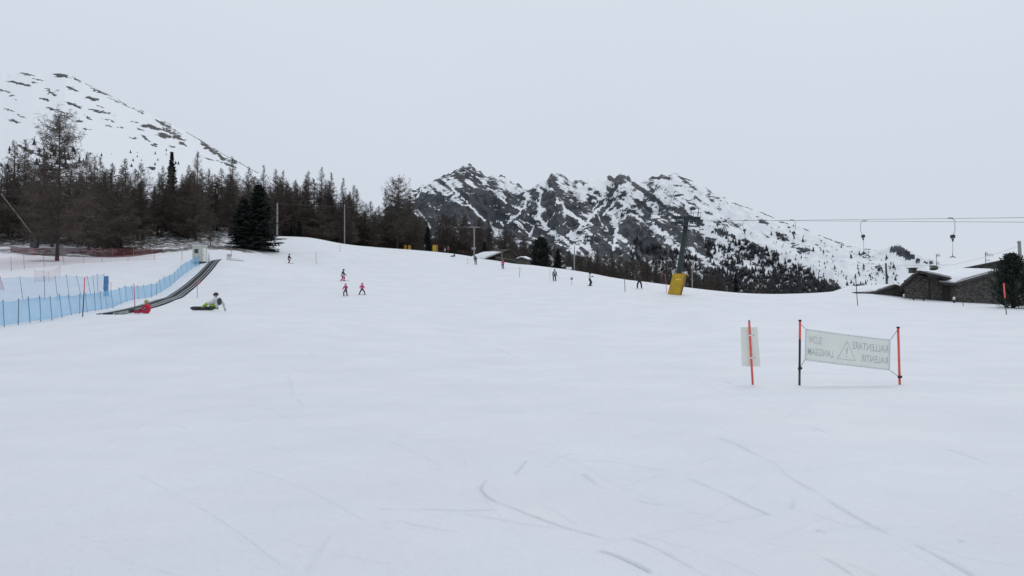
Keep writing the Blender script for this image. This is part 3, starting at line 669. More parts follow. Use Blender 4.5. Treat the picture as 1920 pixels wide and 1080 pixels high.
for px, top, Y, lab in ((545, 418, 190, 'low dark spruce just right of the first grey pole at the wood edge'), (628, 420, 200, 'low dark spruce left of the second grey pole at the wood edge'), (560, 414, 193, 'second low dark spruce right of the first grey pole at the wood edge'), (690, 432, 215, 'low dark spruce right of the second grey pole, above the crest')):
    tree_px(SPRUCE[2], px, top, Y, 'spruce_tree', lab, 'tree', wide=1.0)
tree_px(SPRUCE[1], 1380, 512, 210, 'spruce_tree', 'dark spruce poking above the crest right of the yellow-padded pylon', 'tree', wide=.9)
# trees standing on the skyline of the wood
_cnt = {}; ORD = ['first', 'second', 'third', 'fourth', 'fifth', 'sixth', 'seventh', 'eighth', 'ninth']
for px, top, Y, k, w in ((18,262,170,4,.9),(40,258,175,2,.9),(75,285,160,0,1),(158,283,165,1,1),(180,292,160,5,1),(232,296,158,0,1),(262,305,165,6,1),(300,310,160,3,1),(365,282,155,2,.8),(348,308,165,0,1),(432,292,178,3,.95),(462,312,185,4,.9),(490,308,190,1,.8),(515,316,198,0,.95),(528,318,200,3,.9),(552,335,205,2,.9),(570,326,208,5,.9),(577,319,210,1,1),(600,312,212,3,1),(617,322,212,1,1),(643,332,214,5,.8),(660,346,216,0,1),(668,352,218,2,.9),(695,377,222,6,1),(708,384,225,2,1),(722,352,216,3,1),(768,366,220,4,1.1),(783,385,225,2,1.05)):
    near_ = 'behind the tall broad larch' if px < 190 else 'over the dark red netting' if px < 290 else 'over the white booth' if px < 420 else 'behind the big dense spruce' if px < 500 else 'over the pale grey pole' if px < 590 else 'over the thin grey pole' if px < 680 else 'near the round-crowned larch'
    _cnt[near_] = _cnt.get(near_, 0) + 1
    tree_px(LARCH[k], px, top, Y, 'larch_tree', '%s bare larch from the left on the wood skyline %s' % (ORD[_cnt[near_] - 1], near_), 'tree', 'larches on the skyline of the wood', w)
ENV = [(-400,280),(0,300),(60,300),(110,300),(150,304),(240,312),(320,315),(440,318),(480,326),(530,334),(600,332),(650,356),(690,386),(712,395),(745,365),(775,378),(800,394),(850,396),(900,404),(960,414),(1000,432),(1020,452),(1060,462),(1100,468),(1180,466),(1250,472),(1300,498),(1340,505),(1400,516),(1500,538),(1560,546)]
_ex = [e[0] for e in ENV]; _ey = [e[1] for e in ENV]
rt = random.Random(11)
def zone(n, p0, p1, Yfn, hmin, hmax, label, group, kinds=LARCH, drop=(4, 60), wide=(1.05, 1.5), avoid=None):
    c = 0; tries = 0
    while c < n and tries < n * 40:
        tries += 1
        px = rt.uniform(p0, p1); Y = Yfn(px, rt.random())
        if avoid and avoid(px, Y): continue
        b = gY(px, Y); h = at(px, np.interp(px, _ex, _ey) + rt.uniform(*drop), Y)[2] - b.z
        if h < hmin: continue
        h = min(h, hmax * rt.uniform(.85, 1.0))
        plant_tree(rt.choice(kinds), b, h, 'larch_tree', label, 'tree', group, rt.uniform(*wide)); c += 1
clear = lambda px, Y: (275 < px < 470 and Y < 158) or (px < 70 and Y < 140)
zone(78, -330, 290, lambda p, r: 122 + 70 * r ** 1.1, 6, 19, 'bare brown larch in the dense wood at left, behind the red netting', 'larches of the wood behind the red netting', drop=(-4, 45), avoid=clear)
zone(46, 285, 475, lambda p, r: 158 + 60 * r, 6, 19, 'bare brown larch in the wood behind the white booth and its clearing', 'larches of the wood behind the booth', drop=(-4, 42), avoid=clear)
zone(80, 470, 790, lambda p, r: np.interp(p, [470, 515, 640, 760, 800], [180, 186, 192, 216, 222]) + 55 * r, 6, 21, 'bare brown larch in the tall wood behind the snow crest and grey poles', 'larches of the wood behind the crest', drop=(-4, 42))
zone(50, 780, 1000, lambda p, r: np.interp(p, [780, 860, 1000], [226, 228, 215]) + 60 * r, 6, 22, 'bare brown larch in the wood behind the snow-roofed hut', 'larches of the wood behind the hut', drop=(0, 45))
zone(64, 1000, 1330, lambda p, r: np.interp(p, [1000, 1100, 1330], [225, 215, 190]) + 80 * r, 4, 20, 'low dark larch in the wood behind the row of lift skiers', 'larches of the wood behind the lift skiers', drop=(0, 26), wide=(.9, 1.3))
zone(14, 1330, 1500, lambda p, r: 190 + 60 * r, 1.5, 12, 'small dark larch just showing above the crest right of the lift pylon', 'small larches right of the lift pylon', drop=(0, 16), wide=(1, 1.4))
# the deep rows of the wood, read as one mass
DEEP = [larch(140 + k, 15, 3.6, .04, 44, 7) for k in range(3)]
DV, DQ, k0 = [], [], 0; dr_ = random.Random(21)
for k in range(150):
    px = dr_.uniform(-250, 450) if k < 50 else dr_.uniform(430, 715) if k < 118 else dr_.uniform(700, 1330); Y = dr_.uniform(165, 235) if px < 480 else dr_.uniform(215, 285)
    b_ = gY(px, Y); top = at(px, np.interp(px, _ex, _ey) + dr_.uniform(-4, 26), Y)[2] - b_.z
    if top < 5: continue
    cm = dr_.choice(DEEP)[1]; co = np.empty(len(cm.vertices) * 3, np.float32); cm.vertices.foreach_get('co', co); co = co.reshape(-1, 3); s_ = min(top, 21) / 15; a = dr_.uniform(0, 6.28)
    rot = np.array([[math.cos(a), -math.sin(a), 0], [math.sin(a), math.cos(a), 0], [0, 0, 1]]); DV.append(co @ rot.T * np.array([s_ * 1.5, s_ * 1.5, s_]) + np.array(b_))
    q_ = np.empty(len(cm.loops), np.int32); cm.loops.foreach_get('vertex_index', q_); DQ.append(q_.reshape(-1, 4) + k0); k0 += len(co)
tag(link('deep_wood', np_mesh('deep_wood', np.concatenate(DV), np.concatenate(DQ), M['larch_twig'], False)), 'hazy brown mass of larch twigs deep inside the wood', 'wood', kind='stuff')
# far conifers on the mountain sides
def far_tree_mesh(seed, k=9):
    rg = random.Random(seed); mb = MB()
    mb.tube([(0, 0, -.1), (0, 0, .5)], [.03, .02], 4)
    for i in range(k):
        t = i / k; z = .12 + .8 * t; r = .21 * (1 - t) ** .8 + .02
        vs_ = [(0, 0, z + .22)]; n = 7
        for j in range(n):
            a = 6.283 * j / n + rg.random(); q = r * rg.uniform(.55, 1.25); vs_.append((q * math.cos(a), q * math.sin(a), z - rg.uniform(0, .08)))
        mb.add(vs_, [(0, 1 + j, 1 + (j + 1) % n) for j in range(n)])
    return mb
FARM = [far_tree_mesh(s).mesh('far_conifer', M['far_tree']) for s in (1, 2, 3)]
fr = random.Random(5)
def far_spot(kind):
    if kind == 'open':
        px = fr.uniform(1450, 1690); lo = np.interp(px, [1450, 1500, 1560, 1620, 1690], [418, 434, 456, 472, 494]); py = lo + fr.random() ** .75 * (548 - lo)
        return px, py
    px = 1325 + 240 * fr.random() ** 1.2; lo = np.interp(px, [1325, 1380, 1420, 1467, 1522, 1574], [455, 448, 458, 484, 513, 545]); return px, lo + fr.random() * (556 - lo)
def far_plant(mesh, M_, px, py, hp, name, label, group):
    p = surface_at(M_, px, py); Yd = p[1]; s = hp / F * Yd
    o = link(name, mesh); o.location = (p[0], p[1], p[2] - .1 * s); w = fr.uniform(.9, 1.5); o.scale = (s * w, s * w, s); o.rotation_euler = (0, 0, fr.uniform(0, 6))
    return tag(o, label, 'tree', group)
for k in range(175):
    px, py = far_spot('open'); far_plant(fr.choice(FARM), _right, px, py, 3 + 7 * fr.random() ** 1.8, 'far_conifer', 'tiny conifer scattered on the open snowy mountainside behind the T-bars', 'scattered conifers on the right mountainside')
for k in range(110):
    px, py = far_spot('dense'); far_plant(fr.choice(FARM), _right, px, py, fr.uniform(6, 13), 'far_conifer', 'tiny dark conifer at the edge of the steep far wood right of the lift pylon', 'conifers edging the far wood')
for k in range(70):
    px = fr.choice([fr.uniform(-40, 175), fr.uniform(60, 330)]); py = fr.uniform(268, 325) if px < 70 else fr.uniform(283, 320)
    far_plant(fr.choice(FARM), _left, px, py, fr.uniform(7, 17) if px < 150 else fr.uniform(3, 8), 'far_conifer', 'tiny conifer on the foot of the snowy hill at left, above the wood', 'conifers on the left hill')
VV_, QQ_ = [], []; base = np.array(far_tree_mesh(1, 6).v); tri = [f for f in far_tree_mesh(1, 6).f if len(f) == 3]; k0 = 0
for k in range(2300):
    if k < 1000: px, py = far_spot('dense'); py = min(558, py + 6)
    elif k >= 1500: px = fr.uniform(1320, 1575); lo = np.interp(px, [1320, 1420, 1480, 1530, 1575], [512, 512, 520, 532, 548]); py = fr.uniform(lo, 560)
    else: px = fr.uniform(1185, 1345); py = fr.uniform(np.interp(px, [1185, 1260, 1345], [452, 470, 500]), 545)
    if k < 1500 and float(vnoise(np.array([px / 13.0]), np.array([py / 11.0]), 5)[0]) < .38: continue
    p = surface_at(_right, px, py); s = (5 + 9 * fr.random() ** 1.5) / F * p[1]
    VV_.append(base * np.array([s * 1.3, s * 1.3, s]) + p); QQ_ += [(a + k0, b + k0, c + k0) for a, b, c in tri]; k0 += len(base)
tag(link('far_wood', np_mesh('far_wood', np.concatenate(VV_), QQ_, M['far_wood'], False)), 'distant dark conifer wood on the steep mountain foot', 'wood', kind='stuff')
# ------------------------------------------------------------------ fences
def net_fence(name, label, bases, tops, post_m, net_m, post_r=.022, net_lo=.06, net_hi=.95, sag=.06, netname='net_panel'):
    """posts and one net panel for each bay; bases and tops are world points"""
    t = empty(name, bases[0], 0, label, 'fence'); o0 = Vector(bases[0])
    for a, b in zip(bases, tops):
        a = Vector(a) - o0; b = Vector(b) - o0
        MB().tube([a - Vector((0, 0, .25)), b], [post_r, post_r * .8], 6).build('post', post_m, t)
    for i in range(len(bases) - 1):
        a0, a1 = Vector(bases[i]) - o0, Vector(tops[i]) - o0; b0, b1 = Vector(bases[i + 1]) - o0, Vector(tops[i + 1]) - o0
        vs_ = []; n = 5
        for j in range(n):
            s = j / (n - 1); k = 4 * s * (1 - s)
            for v in (0, .5, 1):
                h = net_lo + (net_hi - net_lo) * v
                p = (a0.lerp(a1, h)).lerp(b0.lerp(b1, h), s); p.z -= k * sag * (v ** 2) ; p.y += .04 * k * (1 - v) - .02
                vs_.append(p)
        fs = [(j * 3 + v, (j + 1) * 3 + v, (j + 1) * 3 + v + 1, j * 3 + v + 1) for j in range(n - 1) for v in (0, 1)]
        MB().add(vs_, fs, True).build(netname, net_m, t)
    return t
rf = random.Random(3)
_bx = [-150, -100, 10, 99, 136, 213, 284, 319, 342, 366]; _by = [37, 38, 40, 43.5, 50, 59, 78, 88, 98, 106]
bases, tops = [], []
for px in (-128, -104, -82, -60, -37, -13, 10, 35, 58, 78, 99, 118, 136, 150, 165, 180, 191, 202, 213, 228, 239, 250, 261, 273, 284, 293, 302, 311, 319, 327, 335, 342, 351, 359, 366, 373):
    b = gY(px, float(np.interp(px, _bx, _by))) + Vector((0, 0, 0)); bases.append(b)
    tops.append(b + Vector((-rf.uniform(.02, .30), rf.uniform(-.1, .1), 1.38 + rf.uniform(-.06, .08))))
net_fence('net_fence', 'long pale blue netting fence running uphill beside the conveyor carpet', bases, tops, M['dark_post'], M['blue_net'])
bases, tops = [], []
for px, Y, tx, ty in ((-60,57,-70,520),(-8,58,-14,519),(44,60,37,518),(84,62,83,517),(109,64,103,517),(131,66,124,514),(154,68,143,516),(172,70,163,517),(178,71,174,516),(184,72,182,513),(196,73,195,512)):
    bases.append(gY(px, Y)); tops.append(Vector(at(tx, ty, Y)))
net_fence('net_fence', 'faint see-through blue netting fence standing behind the long blue one', bases, tops, M['dark_post'], M['blue_net_thin'], .02, .05, .98)
b = gY(198, 73.5); t = empty('net_roll', b, 0, 'dark blue rolled-up netting standing at the end of the faint blue fence', 'netting')
for k, (dx, h, lean) in enumerate(((-.13, 2.0, .05), (.12, 2.02, -.02), (0, 1.75, .12))):
    pts = [(dx + lean * 1.2 * (1 - s), .03 * math.sin(9 * s + k), h * s - .1) for s in (0, .15, .3, .45, .6, .75, .9, 1)]
    MB().tube(pts, [.20, .17, .13, .15, .12, .13, .10, .12], 8).build('roll', M['blue_roll'], t)
# red netting on the left
def px_fence(name, label, L, post_m, net_m, **kw):
    B, T = [], []
    for px, py, tx, ty in L:
        p = gpt(px, py); B.append(p); T.append(Vector(at(tx, ty, p.y)))
    return net_fence(name, label, B, T, post_m, net_m, **kw)
px_fence('net_fence', 'thin faded red netting fence with slender posts across the snow at far left', [(-70,512,-73,484),(-24,510,-26,483),(22,508,20,481),(46,505,44,476),(84,501,81,480),(121,498,118,479),(157,494,157,481),(191,493,191,480),(240,490,240,478),(290,488,290,477)], M['faded_red'], M['red_net'], post_r=.03)
px_fence('net_fence', 'short pale pink netting fence just behind the faint blue fence', [(66,530,65,505),(82,529,82,506),(92,528,91,508),(112,522,113,496)], M['faded_red'], M['red_net'], post_r=.015)
px_fence('net_fence', 'dark red safety netting stretched along the foot of the trees at left', [(20,473,20,462),(62,479,62,464),(105,478,105,464),(150,476,150,465),(180,482,180,465),(212,483,212,465),(250,481,250,466),(285,476,285,467),(305,472,305,466)], M['faded_red'], M['dark_red_net'], post_r=.03, net_lo=.0, net_hi=1.0)
px_fence('net_fence', 'pink netting end leaning at the left edge beside the faint blue fence', [(-45,547,-50,520),(-18,546,-22,519),(9,544,0,517)], M['faded_red'], mat('pink_netting', (.55, .2, .22), .8, .2, 2, alpha=.5), post_r=.02)
# ------------------------------------------------------------------ conveyor carpet
def strip_along(P, off0, off1, h0, h1, n_sub=6):
    """ribbon box along a ground path, between two sideways offsets"""
    mb = MB(); pts = []
    for i in range(len(P) - 1):
        for k in range(n_sub): pts.append(P[i].lerp(P[i + 1], k / n_sub))
    pts.append(P[-1])
    # smooth
    for _ in range(3): pts = [pts[0]] + [(pts[i - 1] + pts[i] * 2 + pts[i + 1]) / 4 for i in range(1, len(pts) - 1)] + [pts[-1]]
    vs_ = []
    for i, p in enumerate(pts):
        d = pts[min(i + 1, len(pts) - 1)] - pts[max(i - 1, 0)]; s = Vector((d.y, -d.x, 0)).normalized()
        for o, h in ((off0, h0), (off0, h1), (off1, h1), (off1, h0)):
            q = p + s * o; vs_.append((q.x, q.y, g1(q.x, q.y) + h))
    fs = []
    for i in range(len(pts) - 1):
        a = i * 4
        for j in range(4): fs.append((a + j, a + 4 + j, a + 4 + (j + 1) % 4, a + (j + 1) % 4))
    n = (len(pts) - 1) * 4
    fs += [(0, 1, 2, 3), (n + 3, n + 2, n + 1, n)]
    return mb.add(vs_, fs)
CP = [gpt(px, py) for px, py in ((203, 590.5), (231, 585.5), (260, 579), (287, 571.5), (312, 562.5), (333, 552), (351, 540), (366, 527), (382, 511), (393, 499), (403, 488.5))]
t = empty('conveyor_carpet', CP[-1], 0, 'black ski-school conveyor carpet with pale edges curving uphill to the booth', 'conveyor')
def cpart(name, m, *a):
    o = strip_along(CP, *a).build(name, m); o.parent = t; o.matrix_parent_inverse = Matrix.Translation(-t.location)
cpart('belt', M['rubber'], -.36, .28, .0, .10)
cpart('edge_strip', M['rail'], -.44, -.37, .0, .13); cpart('edge_strip', M['rail'], .29, .36, .0, .13)
cpart('side_mat', M['rubber'], -.74, -.45, .0, .07); cpart('side_mat', M['rubber'], .37, .62, .0, .07)
cpart('edge_strip', M['rail'], .63, .69, -.02, .11); cpart('side_mat', M['rubber'], .70, .92, -.05, .04)
# booth at the top of the carpet
b = gY(373, 108.5); t = empty('booth', b, R(-14), 'small cream operator booth with a window at the top of the conveyor carpet', 'booth')
W2, D2, H2 = .74, .62, 2.3
MB().box((0, 0, H2 / 2 + .05), (2 * W2, 2 * D2, H2)).build('wall', M['cream'], t)
MB().box((0, 0, H2 + .11), (2 * W2 + .12, 2 * D2 + .12, .1)).build('roof', M['white'], t)
w = MB().box((-.1, -D2 - .012, 1.58), (.66, .03, .62)).build('window', M['grey_metal'], t)
MB().box((-.1, -D2 - .03, 1.58), (.56, .03, .52)).build('pane', M['glass'], w)
d = MB().box((W2 + .012, 0, 1.05), (.03, .8, 1.95)).build('door', M['white'], t)
MB().box((W2 + .04, -.28, 1.05), (.05, .05, .14)).build('handle', M['dark_metal'], d)
MB().box((.55, -.2, -.02), (2.2, 1.5, .16)).build('base', M['black'], t)
b = gY(390, 107); t = empty('post', b, 0, 'short thick white post standing right of the booth', 'post')
MB().tube([(0, 0, -.2), (0, 0, 1.05), (0, 0, 1.2)], [.11, .11, .13], 10).build('shaft', M['white'], t)
MB().tube([(0, 0, 1.2), (0, 0, 1.28)], [.13, .05], 10).build('cap', M['rail'], t)
b = gpt(341, 488); t = empty('lamp_post', b, 0, 'thin pale post with a small box on top left of the booth', 'post')
MB().tube([(0, 0, -.2), (0, 0, 1.7)], .035, 6).build('shaft', M['pole_grey'], t); MB().box((0, 0, 1.78), (.28, .2, .2)).build('lamp_box', M['white'], t)
# dirty heap with a little rack
b = gpt(438, 488); n = 18; vs_ = [(0, 0, .30)]; fs = []
for i in range(1, 7):
    for j in range(n):
        a = 6.283 * j / n; r = i / 6; q = .30 * (1 - r ** 1.3) + .09 * rf.uniform(-1, 1) * (1 - r) - (.12 if i == 6 else 0)
        vs_.append((1.35 * r * math.cos(a) * (1 + .15 * math.sin(3 * a)), .9 * r * math.sin(a), q))
fs = [(0, 1 + j, 1 + (j + 1) % n) for j in range(n)] + [(1 + (i - 1) * n + j, 1 + i * n + j, 1 + i * n + (j + 1) % n, 1 + (i - 1) * n + (j + 1) % n) for i in range(1, 6) for j in range(n)]
o = MB().add(vs_, fs, True).build('snow_heap', M['dirty_snow']); o.location = b; tag(o, 'low heap of dirty grey snow right of the carpet top', 'snow heap')
b = gpt(429, 485); t = empty('slatted_rack', b, R(8), 'small upright slatted rack stuck in the dirty snow heap', 'rack')
for k in range(4): MB().box((-.24 + .16 * k, 0, .30), (.07, .04, .72)).build('slat', M['wood'], t)
MB().box((0, .035, .5), (.62, .03, .06)).build('rail', M['wood'], t)
# snow lance
b = gpt(66, 465); t = empty('snow_lance', b, 0, 'long tilted snow-making lance on a dark stand before the wood at left', 'snow gun')
hd = Vector(at(62, 441, b.y)) - b; tp = Vector(at(5, 367, b.y - 2)) - b
MB().tube([hd + (hd - tp) * .05, tp], [.085, .05], 8).build('lance', M['pole_grey'], t); MB().tube([tp, tp + (tp - hd) * .05], [.1, .07], 8).build('nozzle_head', M['grey_metal'], t)
MB().tube([(0, 0, -.3), (hd.x * .6, 0, hd.z * .75), hd], [.14, .12, .09], 8).build('stand', M['dark_metal'], t)
MB().box((-.15, 0, .55), (1.1, .8, .95)).box((.2, -.1, 1.15), (.5, .4, .5)).build('machine_box', M['dark_metal'], t)
# ------------------------------------------------------------------ marker poles
def marker(px, py, tx, ty, r, segs, label, name='marker_pole', Y=None, flag=None):
    b = gpt(px, py) if Y is None else gY(px, Y); top = Vector(at(tx, ty, b.y)) - b
    t = empty(name, b, 0, label, 'pole'); lo = -.06
    for f0, f1, m, nm in segs:
        MB().tube([top * (f0 if f0 > 0 else lo), top * f1], r, 8).build(nm, M[m], t)
    if flag: MB().box(top * .8 + Vector((.14, 0, 0)), flag).build('flag', M['faded_red'], t)
    return t
marker(155, 594, 159, 520, .032, [(0, .6, 'dark_post', 'lower_shaft'), (.6, 1, 'red', 'upper_shaft')], 'marker pole with red top and dark foot standing before the blue fence')
marker(253, 579, 251, 532, .030, [(0, .55, 'faded_red', 'lower_shaft'), (.55, 1, 'red', 'upper_shaft')], 'thin pinkish marker pole beside the lower part of the conveyor carpet')
marker(370, 558, 370, 524, .028, [(0, .6, 'grey_metal', 'lower_shaft'), (.6, 1, 'faded_red', 'upper_shaft')], 'pale pole with a small pink flag right of the conveyor carpet', flag=(.22, .02, .25))
marker(434, 482, 434, 465, .03, [(0, .5, 'black', 'lower_shaft'), (.5, 1, 'red', 'upper_shaft')], 'short red marker pole behind the dirty snow heap')
marker(208, 548, 208, 529, .022, [(0, .5, 'faded_red', 'lower_shaft'), (.5, 1, 'faded_red', 'upper_shaft')], 'faint thin orange pole right of the rolled blue netting')
marker(593, 495, 592, 472, .03, [(0, .3, 'black', 'foot'), (.3, 1, 'pole_grey', 'shaft')], 'thin grey pole on the upper piste right of the lone skier')
marker(637, 473, 638, 458, .03, [(0, .3, 'black', 'foot'), (.3, 1, 'pole_grey', 'shaft')], 'thin grey pole high on the piste below the second grey post')
marker(877, 495, 877, 482, .03, [(0, .3, 'black', 'foot'), (.3, 1, 'pole_grey', 'shaft')], 'thin grey pole left of the grey-clad lift rider on the crest')
marker(974, 520, 975, 500, .03, [(0, .3, 'black', 'foot'), (.3, 1, 'dark_metal', 'shaft')], 'thin dark pole right of the pink-jacketed lift rider')
marker(1031, 521, 1031, 501, .018, [(0, .3, 'black', 'foot'), (.3, 1, 'pole_grey', 'shaft')], 'thin pale pole just left of the rider in grey and black')
marker(1172, 547, 1171, 520, .035, [(0, .4, 'black', 'foot'), (.4, 1, 'dark_metal', 'shaft')], 'dark pole standing left of the black-clad rider')
marker(1250, 549, 1247, 512, .028, [(0, .5, 'faded_red', 'lower_shaft'), (.5, 1, 'red', 'upper_shaft')], 'thin red pole just left of the yellow-padded lift pylon')
marker(1608, 573, 1604, 514, .035, [(0, .5, 'dark_post', 'lower_shaft'), (.5, 1, 'dark_metal', 'upper_shaft')], 'tall dark thin pole in the snow left of the low stone hut')
marker(1806, 574, 1805, 548, .028, [(0, .5, 'black', 'lower_shaft'), (.5, 1, 'dark_metal', 'upper_shaft')], 'thin dark pole in front of the passage between the stone houses')
marker(1887, 590, 1882, 531, .035, [(0, .55, 'black', 'lower_shaft')], 'marker pole with thick red top in front of the bushy pine')
o = [q for q in bpy.data.objects if q.get('label') == 'marker pole with thick red top in front of the bushy pine'][0]
_tp = Vector(at(1882, 531, o.location.y)) - o.location
MB().tube([_tp * .53, _tp], .06, 8).build('red_sleeve', M['red'], o)
b = gpt(1072, 535); t = empty('round_sign', b, 0, 'small round pale sign on a thin stick between two lift riders', 'sign')
MB().tube([(0, 0, -.1), (0, 0, .85)], .022, 6).build('stick', M['pole_grey'], t); MB().tube([(0, -.03, .92), (0, 0, .92)], .19, 16).build('disc', M['grey_metal'], t)
b = gpt(1789, 568); t = empty('short_post', b, 0, 'stubby dark post with a white top before the stone houses', 'post')
MB().tube([(0, 0, -.1), (0, 0, .32)], .10, 8).build('shaft', M['black'], t); MB().tube([(0, 0, .32), (0, 0, .58), (0, 0, .64)], [.12, .12, .05], 8).build('cap', M['white'], t)
for px, py, lab in ((1713, 563, 'left of two short dark stubs in the snow before the main stone house'), (1732, 564, 'right of two short dark stubs in the snow before the main stone house')):
    t = empty('stub_post', gpt(px, py), 0, lab, 'post'); MB().tube([(0, 0, -.2), (0, 0, .24)], [.09, .08], 7).build('shaft', M['wood_dark'], t)
b = gY(1067, 146); b.z = at(1067, 505, 146)[2]; t = empty('white_box', b, R(6), 'small white box lying on the snow crest beside a grey pole', 'box')
MB().box((0, 0, .15), (.95, .5, .44)).build('body', M['white'], t); MB().box((0, 0, .40), (1.02, .57, .06)).build('lid', M['white'], t)
# ------------------------------------------------------------------ poles along the wood
def tall_pole(px, Y, tx, ty, r, m, label, arm=None, name='utility_pole'):
    b = gY(px, Y); top = Vector(at(tx, ty, Y)) - b; t = empty(name, b, 0, label, 'pole')
    MB().tube([top * -.05, top * .5, top], [r * 1.25, r * 1.1, r * .85], 9).build('shaft', M[m], t)
    if arm: MB().box(top * .97, (arm, .1, .1), R(20)).build('cross_arm', M[m], t); MB().tube([top * .97 + Vector((-arm * .4, 0, 0)), top * .97 + Vector((-arm * .4, 0, .2))], .05, 6).build('insulator', M['grey_metal'], t)
    else: MB().tube([top, top * 1.012], [r * .9, r * .5], 9).build('cap', M['grey_metal'], t)
    return b + top
A1 = tall_pole(518, 172, 520, 381, .17, 'pole_grey', 'pale grey pole on the crest right of the big dense spruce')
A2 = tall_pole(645, 178, 646, 384, .10, 'pole_grey', 'thin grey pole on the crest in front of the tall brown wood')
tall_pole(1077, 152, 1077, 462, .10, 'pole_grey', 'grey pole on the crest behind the round sign')
tall_pole(1298, 118, 1298, 490, .07, 'pole_grey', 'thin grey pole on the crest just right of the lift pylon')
tall_pole(1665, 130, 1661, 494, .17, 'dark_metal', 'dark stub pole standing behind the low stone hut')
A3 = tall_pole(1916, 92, 1911, 452, .21, 'pole_grey', 'thick greenish grey wooden pole behind the bushy pine at the right edge', .5)
def cable(name, label, P, r, m='dark_metal', sag=0.0, n=14):
    pts = []
    for i in range(len(P) - 1):
        for k in range(n):
            s = k / n; p = Vector(P[i]).lerp(Vector(P[i + 1]), s); p.z -= (sag[i] if isinstance(sag, list) else sag) * 4 * s * (1 - s) * (Vector(P[i + 1]) - Vector(P[i])).length / 60; pts.append(p)
    pts.append(Vector(P[-1])); o = MB().tube(pts, r, 5).build(name, M[m]); return tag(o, label, 'cable')
cable('overhead_wire', 'thin wire strung from the pale grey pole toward the wood', [A1, A2 + Vector((0, 0, -.4)), gY(800, 235) + Vector((0, 0, 13))], .009, 'grey_metal', .5)
cable('overhead_wire', 'thin wire sagging behind the stone houses to the pole at the right edge', [Vector(at(1560, 488, 140)), Vector(at(1661, 497, 130)), Vector(at(1790, 496, 110)), A3 + Vector((0, 0, -.6))], .010, 'dark_metal', .4)
# ------------------------------------------------------------------ T-bar lift
PB = gY(1268, 86); PT = Vector(at(1288, 407, 87)); ax = PT - PB
t = empty('lift_pylon', PB, 0, 'dark green leaning lift pylon with sheave beams on top and yellow padded foot', 'lift pylon')
MB().tube([ax * -.04, ax * .3, ax], [.36, .32, .26], 14).build('mast', M['green_metal'], t)
u = ax.normalized(); side = Vector((1, -.12, .06)).normalized(); along = Vector((-.28, .96, .05)).normalized()
hd = ax * 1.0
MB().box(hd + u * -.1, (3.0, .30, .34), R(-7), 0, R(3)).build('cross_beam', M['green_metal'], t)
MB().box(hd + u * -1.05, (2.7, .75, .09), R(-7), 0, R(3)).build('platform', M['dark_metal'], t)
for sx_ in (-1.35, -.85, .85, 1.35):
    c = hd + side * sx_
    w = MB().tube([c + along * -.9 + u * -.55, c + along * .9 + u * -.5], .09, 6).build('sheave_beam', M['green_metal'], t)
    for k in (-.7, -.25, .25, .7):
        q = c + along * k + u * -.62; MB().tube([q - side * .05, q + side * .05], .20, 12).build('sheave', M['dark_metal'], w)
for sx_ in (-1.3, -.6, .5, .95, 1.3):
    c = hd + side * sx_ + along * -.42; MB().tube([c + u * -.9, c + u * .45], .028, 5).build('rail_post', M['dark_metal'], t)
MB().tube([hd + side * -1.3 + along * -.42 + u * .42, hd + side * 1.3 + along * -.42 + u * .42], .028, 5).build('hand_rail', M['dark_metal'], t)
MB().tube([hd + side * .4 + u * .3, hd + side * .4 + u * 1.0, hd + side * 1.2 + u * .95, hd + side * 1.25 + u * .1], .045, 6).build('rescue_frame', M['dark_metal'], t)
MB().box(hd + side * .5 + u * .95, (.6, .4, .3), R(-7)).build('control_box', M['dark_metal'], t)
MB().tube([ax * .35 + Vector((.42, -.1, 0)), ax * .95 + Vector((.38, -.1, 0))], .03, 5).build('ladder_rail', M['dark_metal'], t)
M['yellow_label'] = mat('faded_pad_label', (.66, .47, .10), .6, .1, 4)
def pad(base, ph, pw, pd, lean, label, rz=R(-14)):
    t = empty('safety_pad', base, rz, label, 'safety pad'); L = Vector((lean, 0, ph))
    def slab(x0, x1, y0, y1, z0, z1):
        P = [];
        for z in (z0, z1):
            for x, y in ((x0, y0), (x1, y0), (x1, y1), (x0, y1)): P.append(Vector((x, y, 0)) + L * z)
        return P
    F6 = [(3, 2, 1, 0), (4, 5, 6, 7), (0, 1, 5, 4), (1, 2, 6, 5), (2, 3, 7, 6), (3, 0, 4, 7)]
    MB().add(slab(-pw, pw, -pd, -pd + .28, -.05, 1), F6).build('front_pad', M['yellow'], t)
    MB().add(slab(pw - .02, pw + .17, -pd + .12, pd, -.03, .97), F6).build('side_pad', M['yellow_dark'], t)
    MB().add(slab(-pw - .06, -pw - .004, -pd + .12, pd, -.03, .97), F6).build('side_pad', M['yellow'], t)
    MB().add(slab(-pw + .1, pw - .1, -pd - .025, -pd - .003, .06, .94), F6).build('stitched_panel', M['yellow'], t)
    MB().add(slab(-pw * .4, pw * .55, -pd - .045, -pd - .028, .70, .77), F6).build('faded_label', M['yellow_label'], t)
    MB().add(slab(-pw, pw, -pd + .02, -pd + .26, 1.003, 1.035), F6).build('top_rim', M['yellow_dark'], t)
    return t
pad(PB + Vector((-.30, -.30, -.08)), 2.30, .64, .55, .60, 'large leaning yellow safety pad wrapped round the foot of the green lift pylon')
pad(gY(815, 203), 1.95, .48, .4, .0, 'upright yellow safety pad on the crest behind the upper piste')
pad(gY(759, 212) + Vector((0, 0, .6)), 1.2, .22, .3, .05, 'left of two small yellow pads at the wood edge on the crest')
pad(gY(767, 211) + Vector((0, 0, .6)), 1.15, .24, .3, .0, 'right of two small yellow pads at the wood edge on the crest')
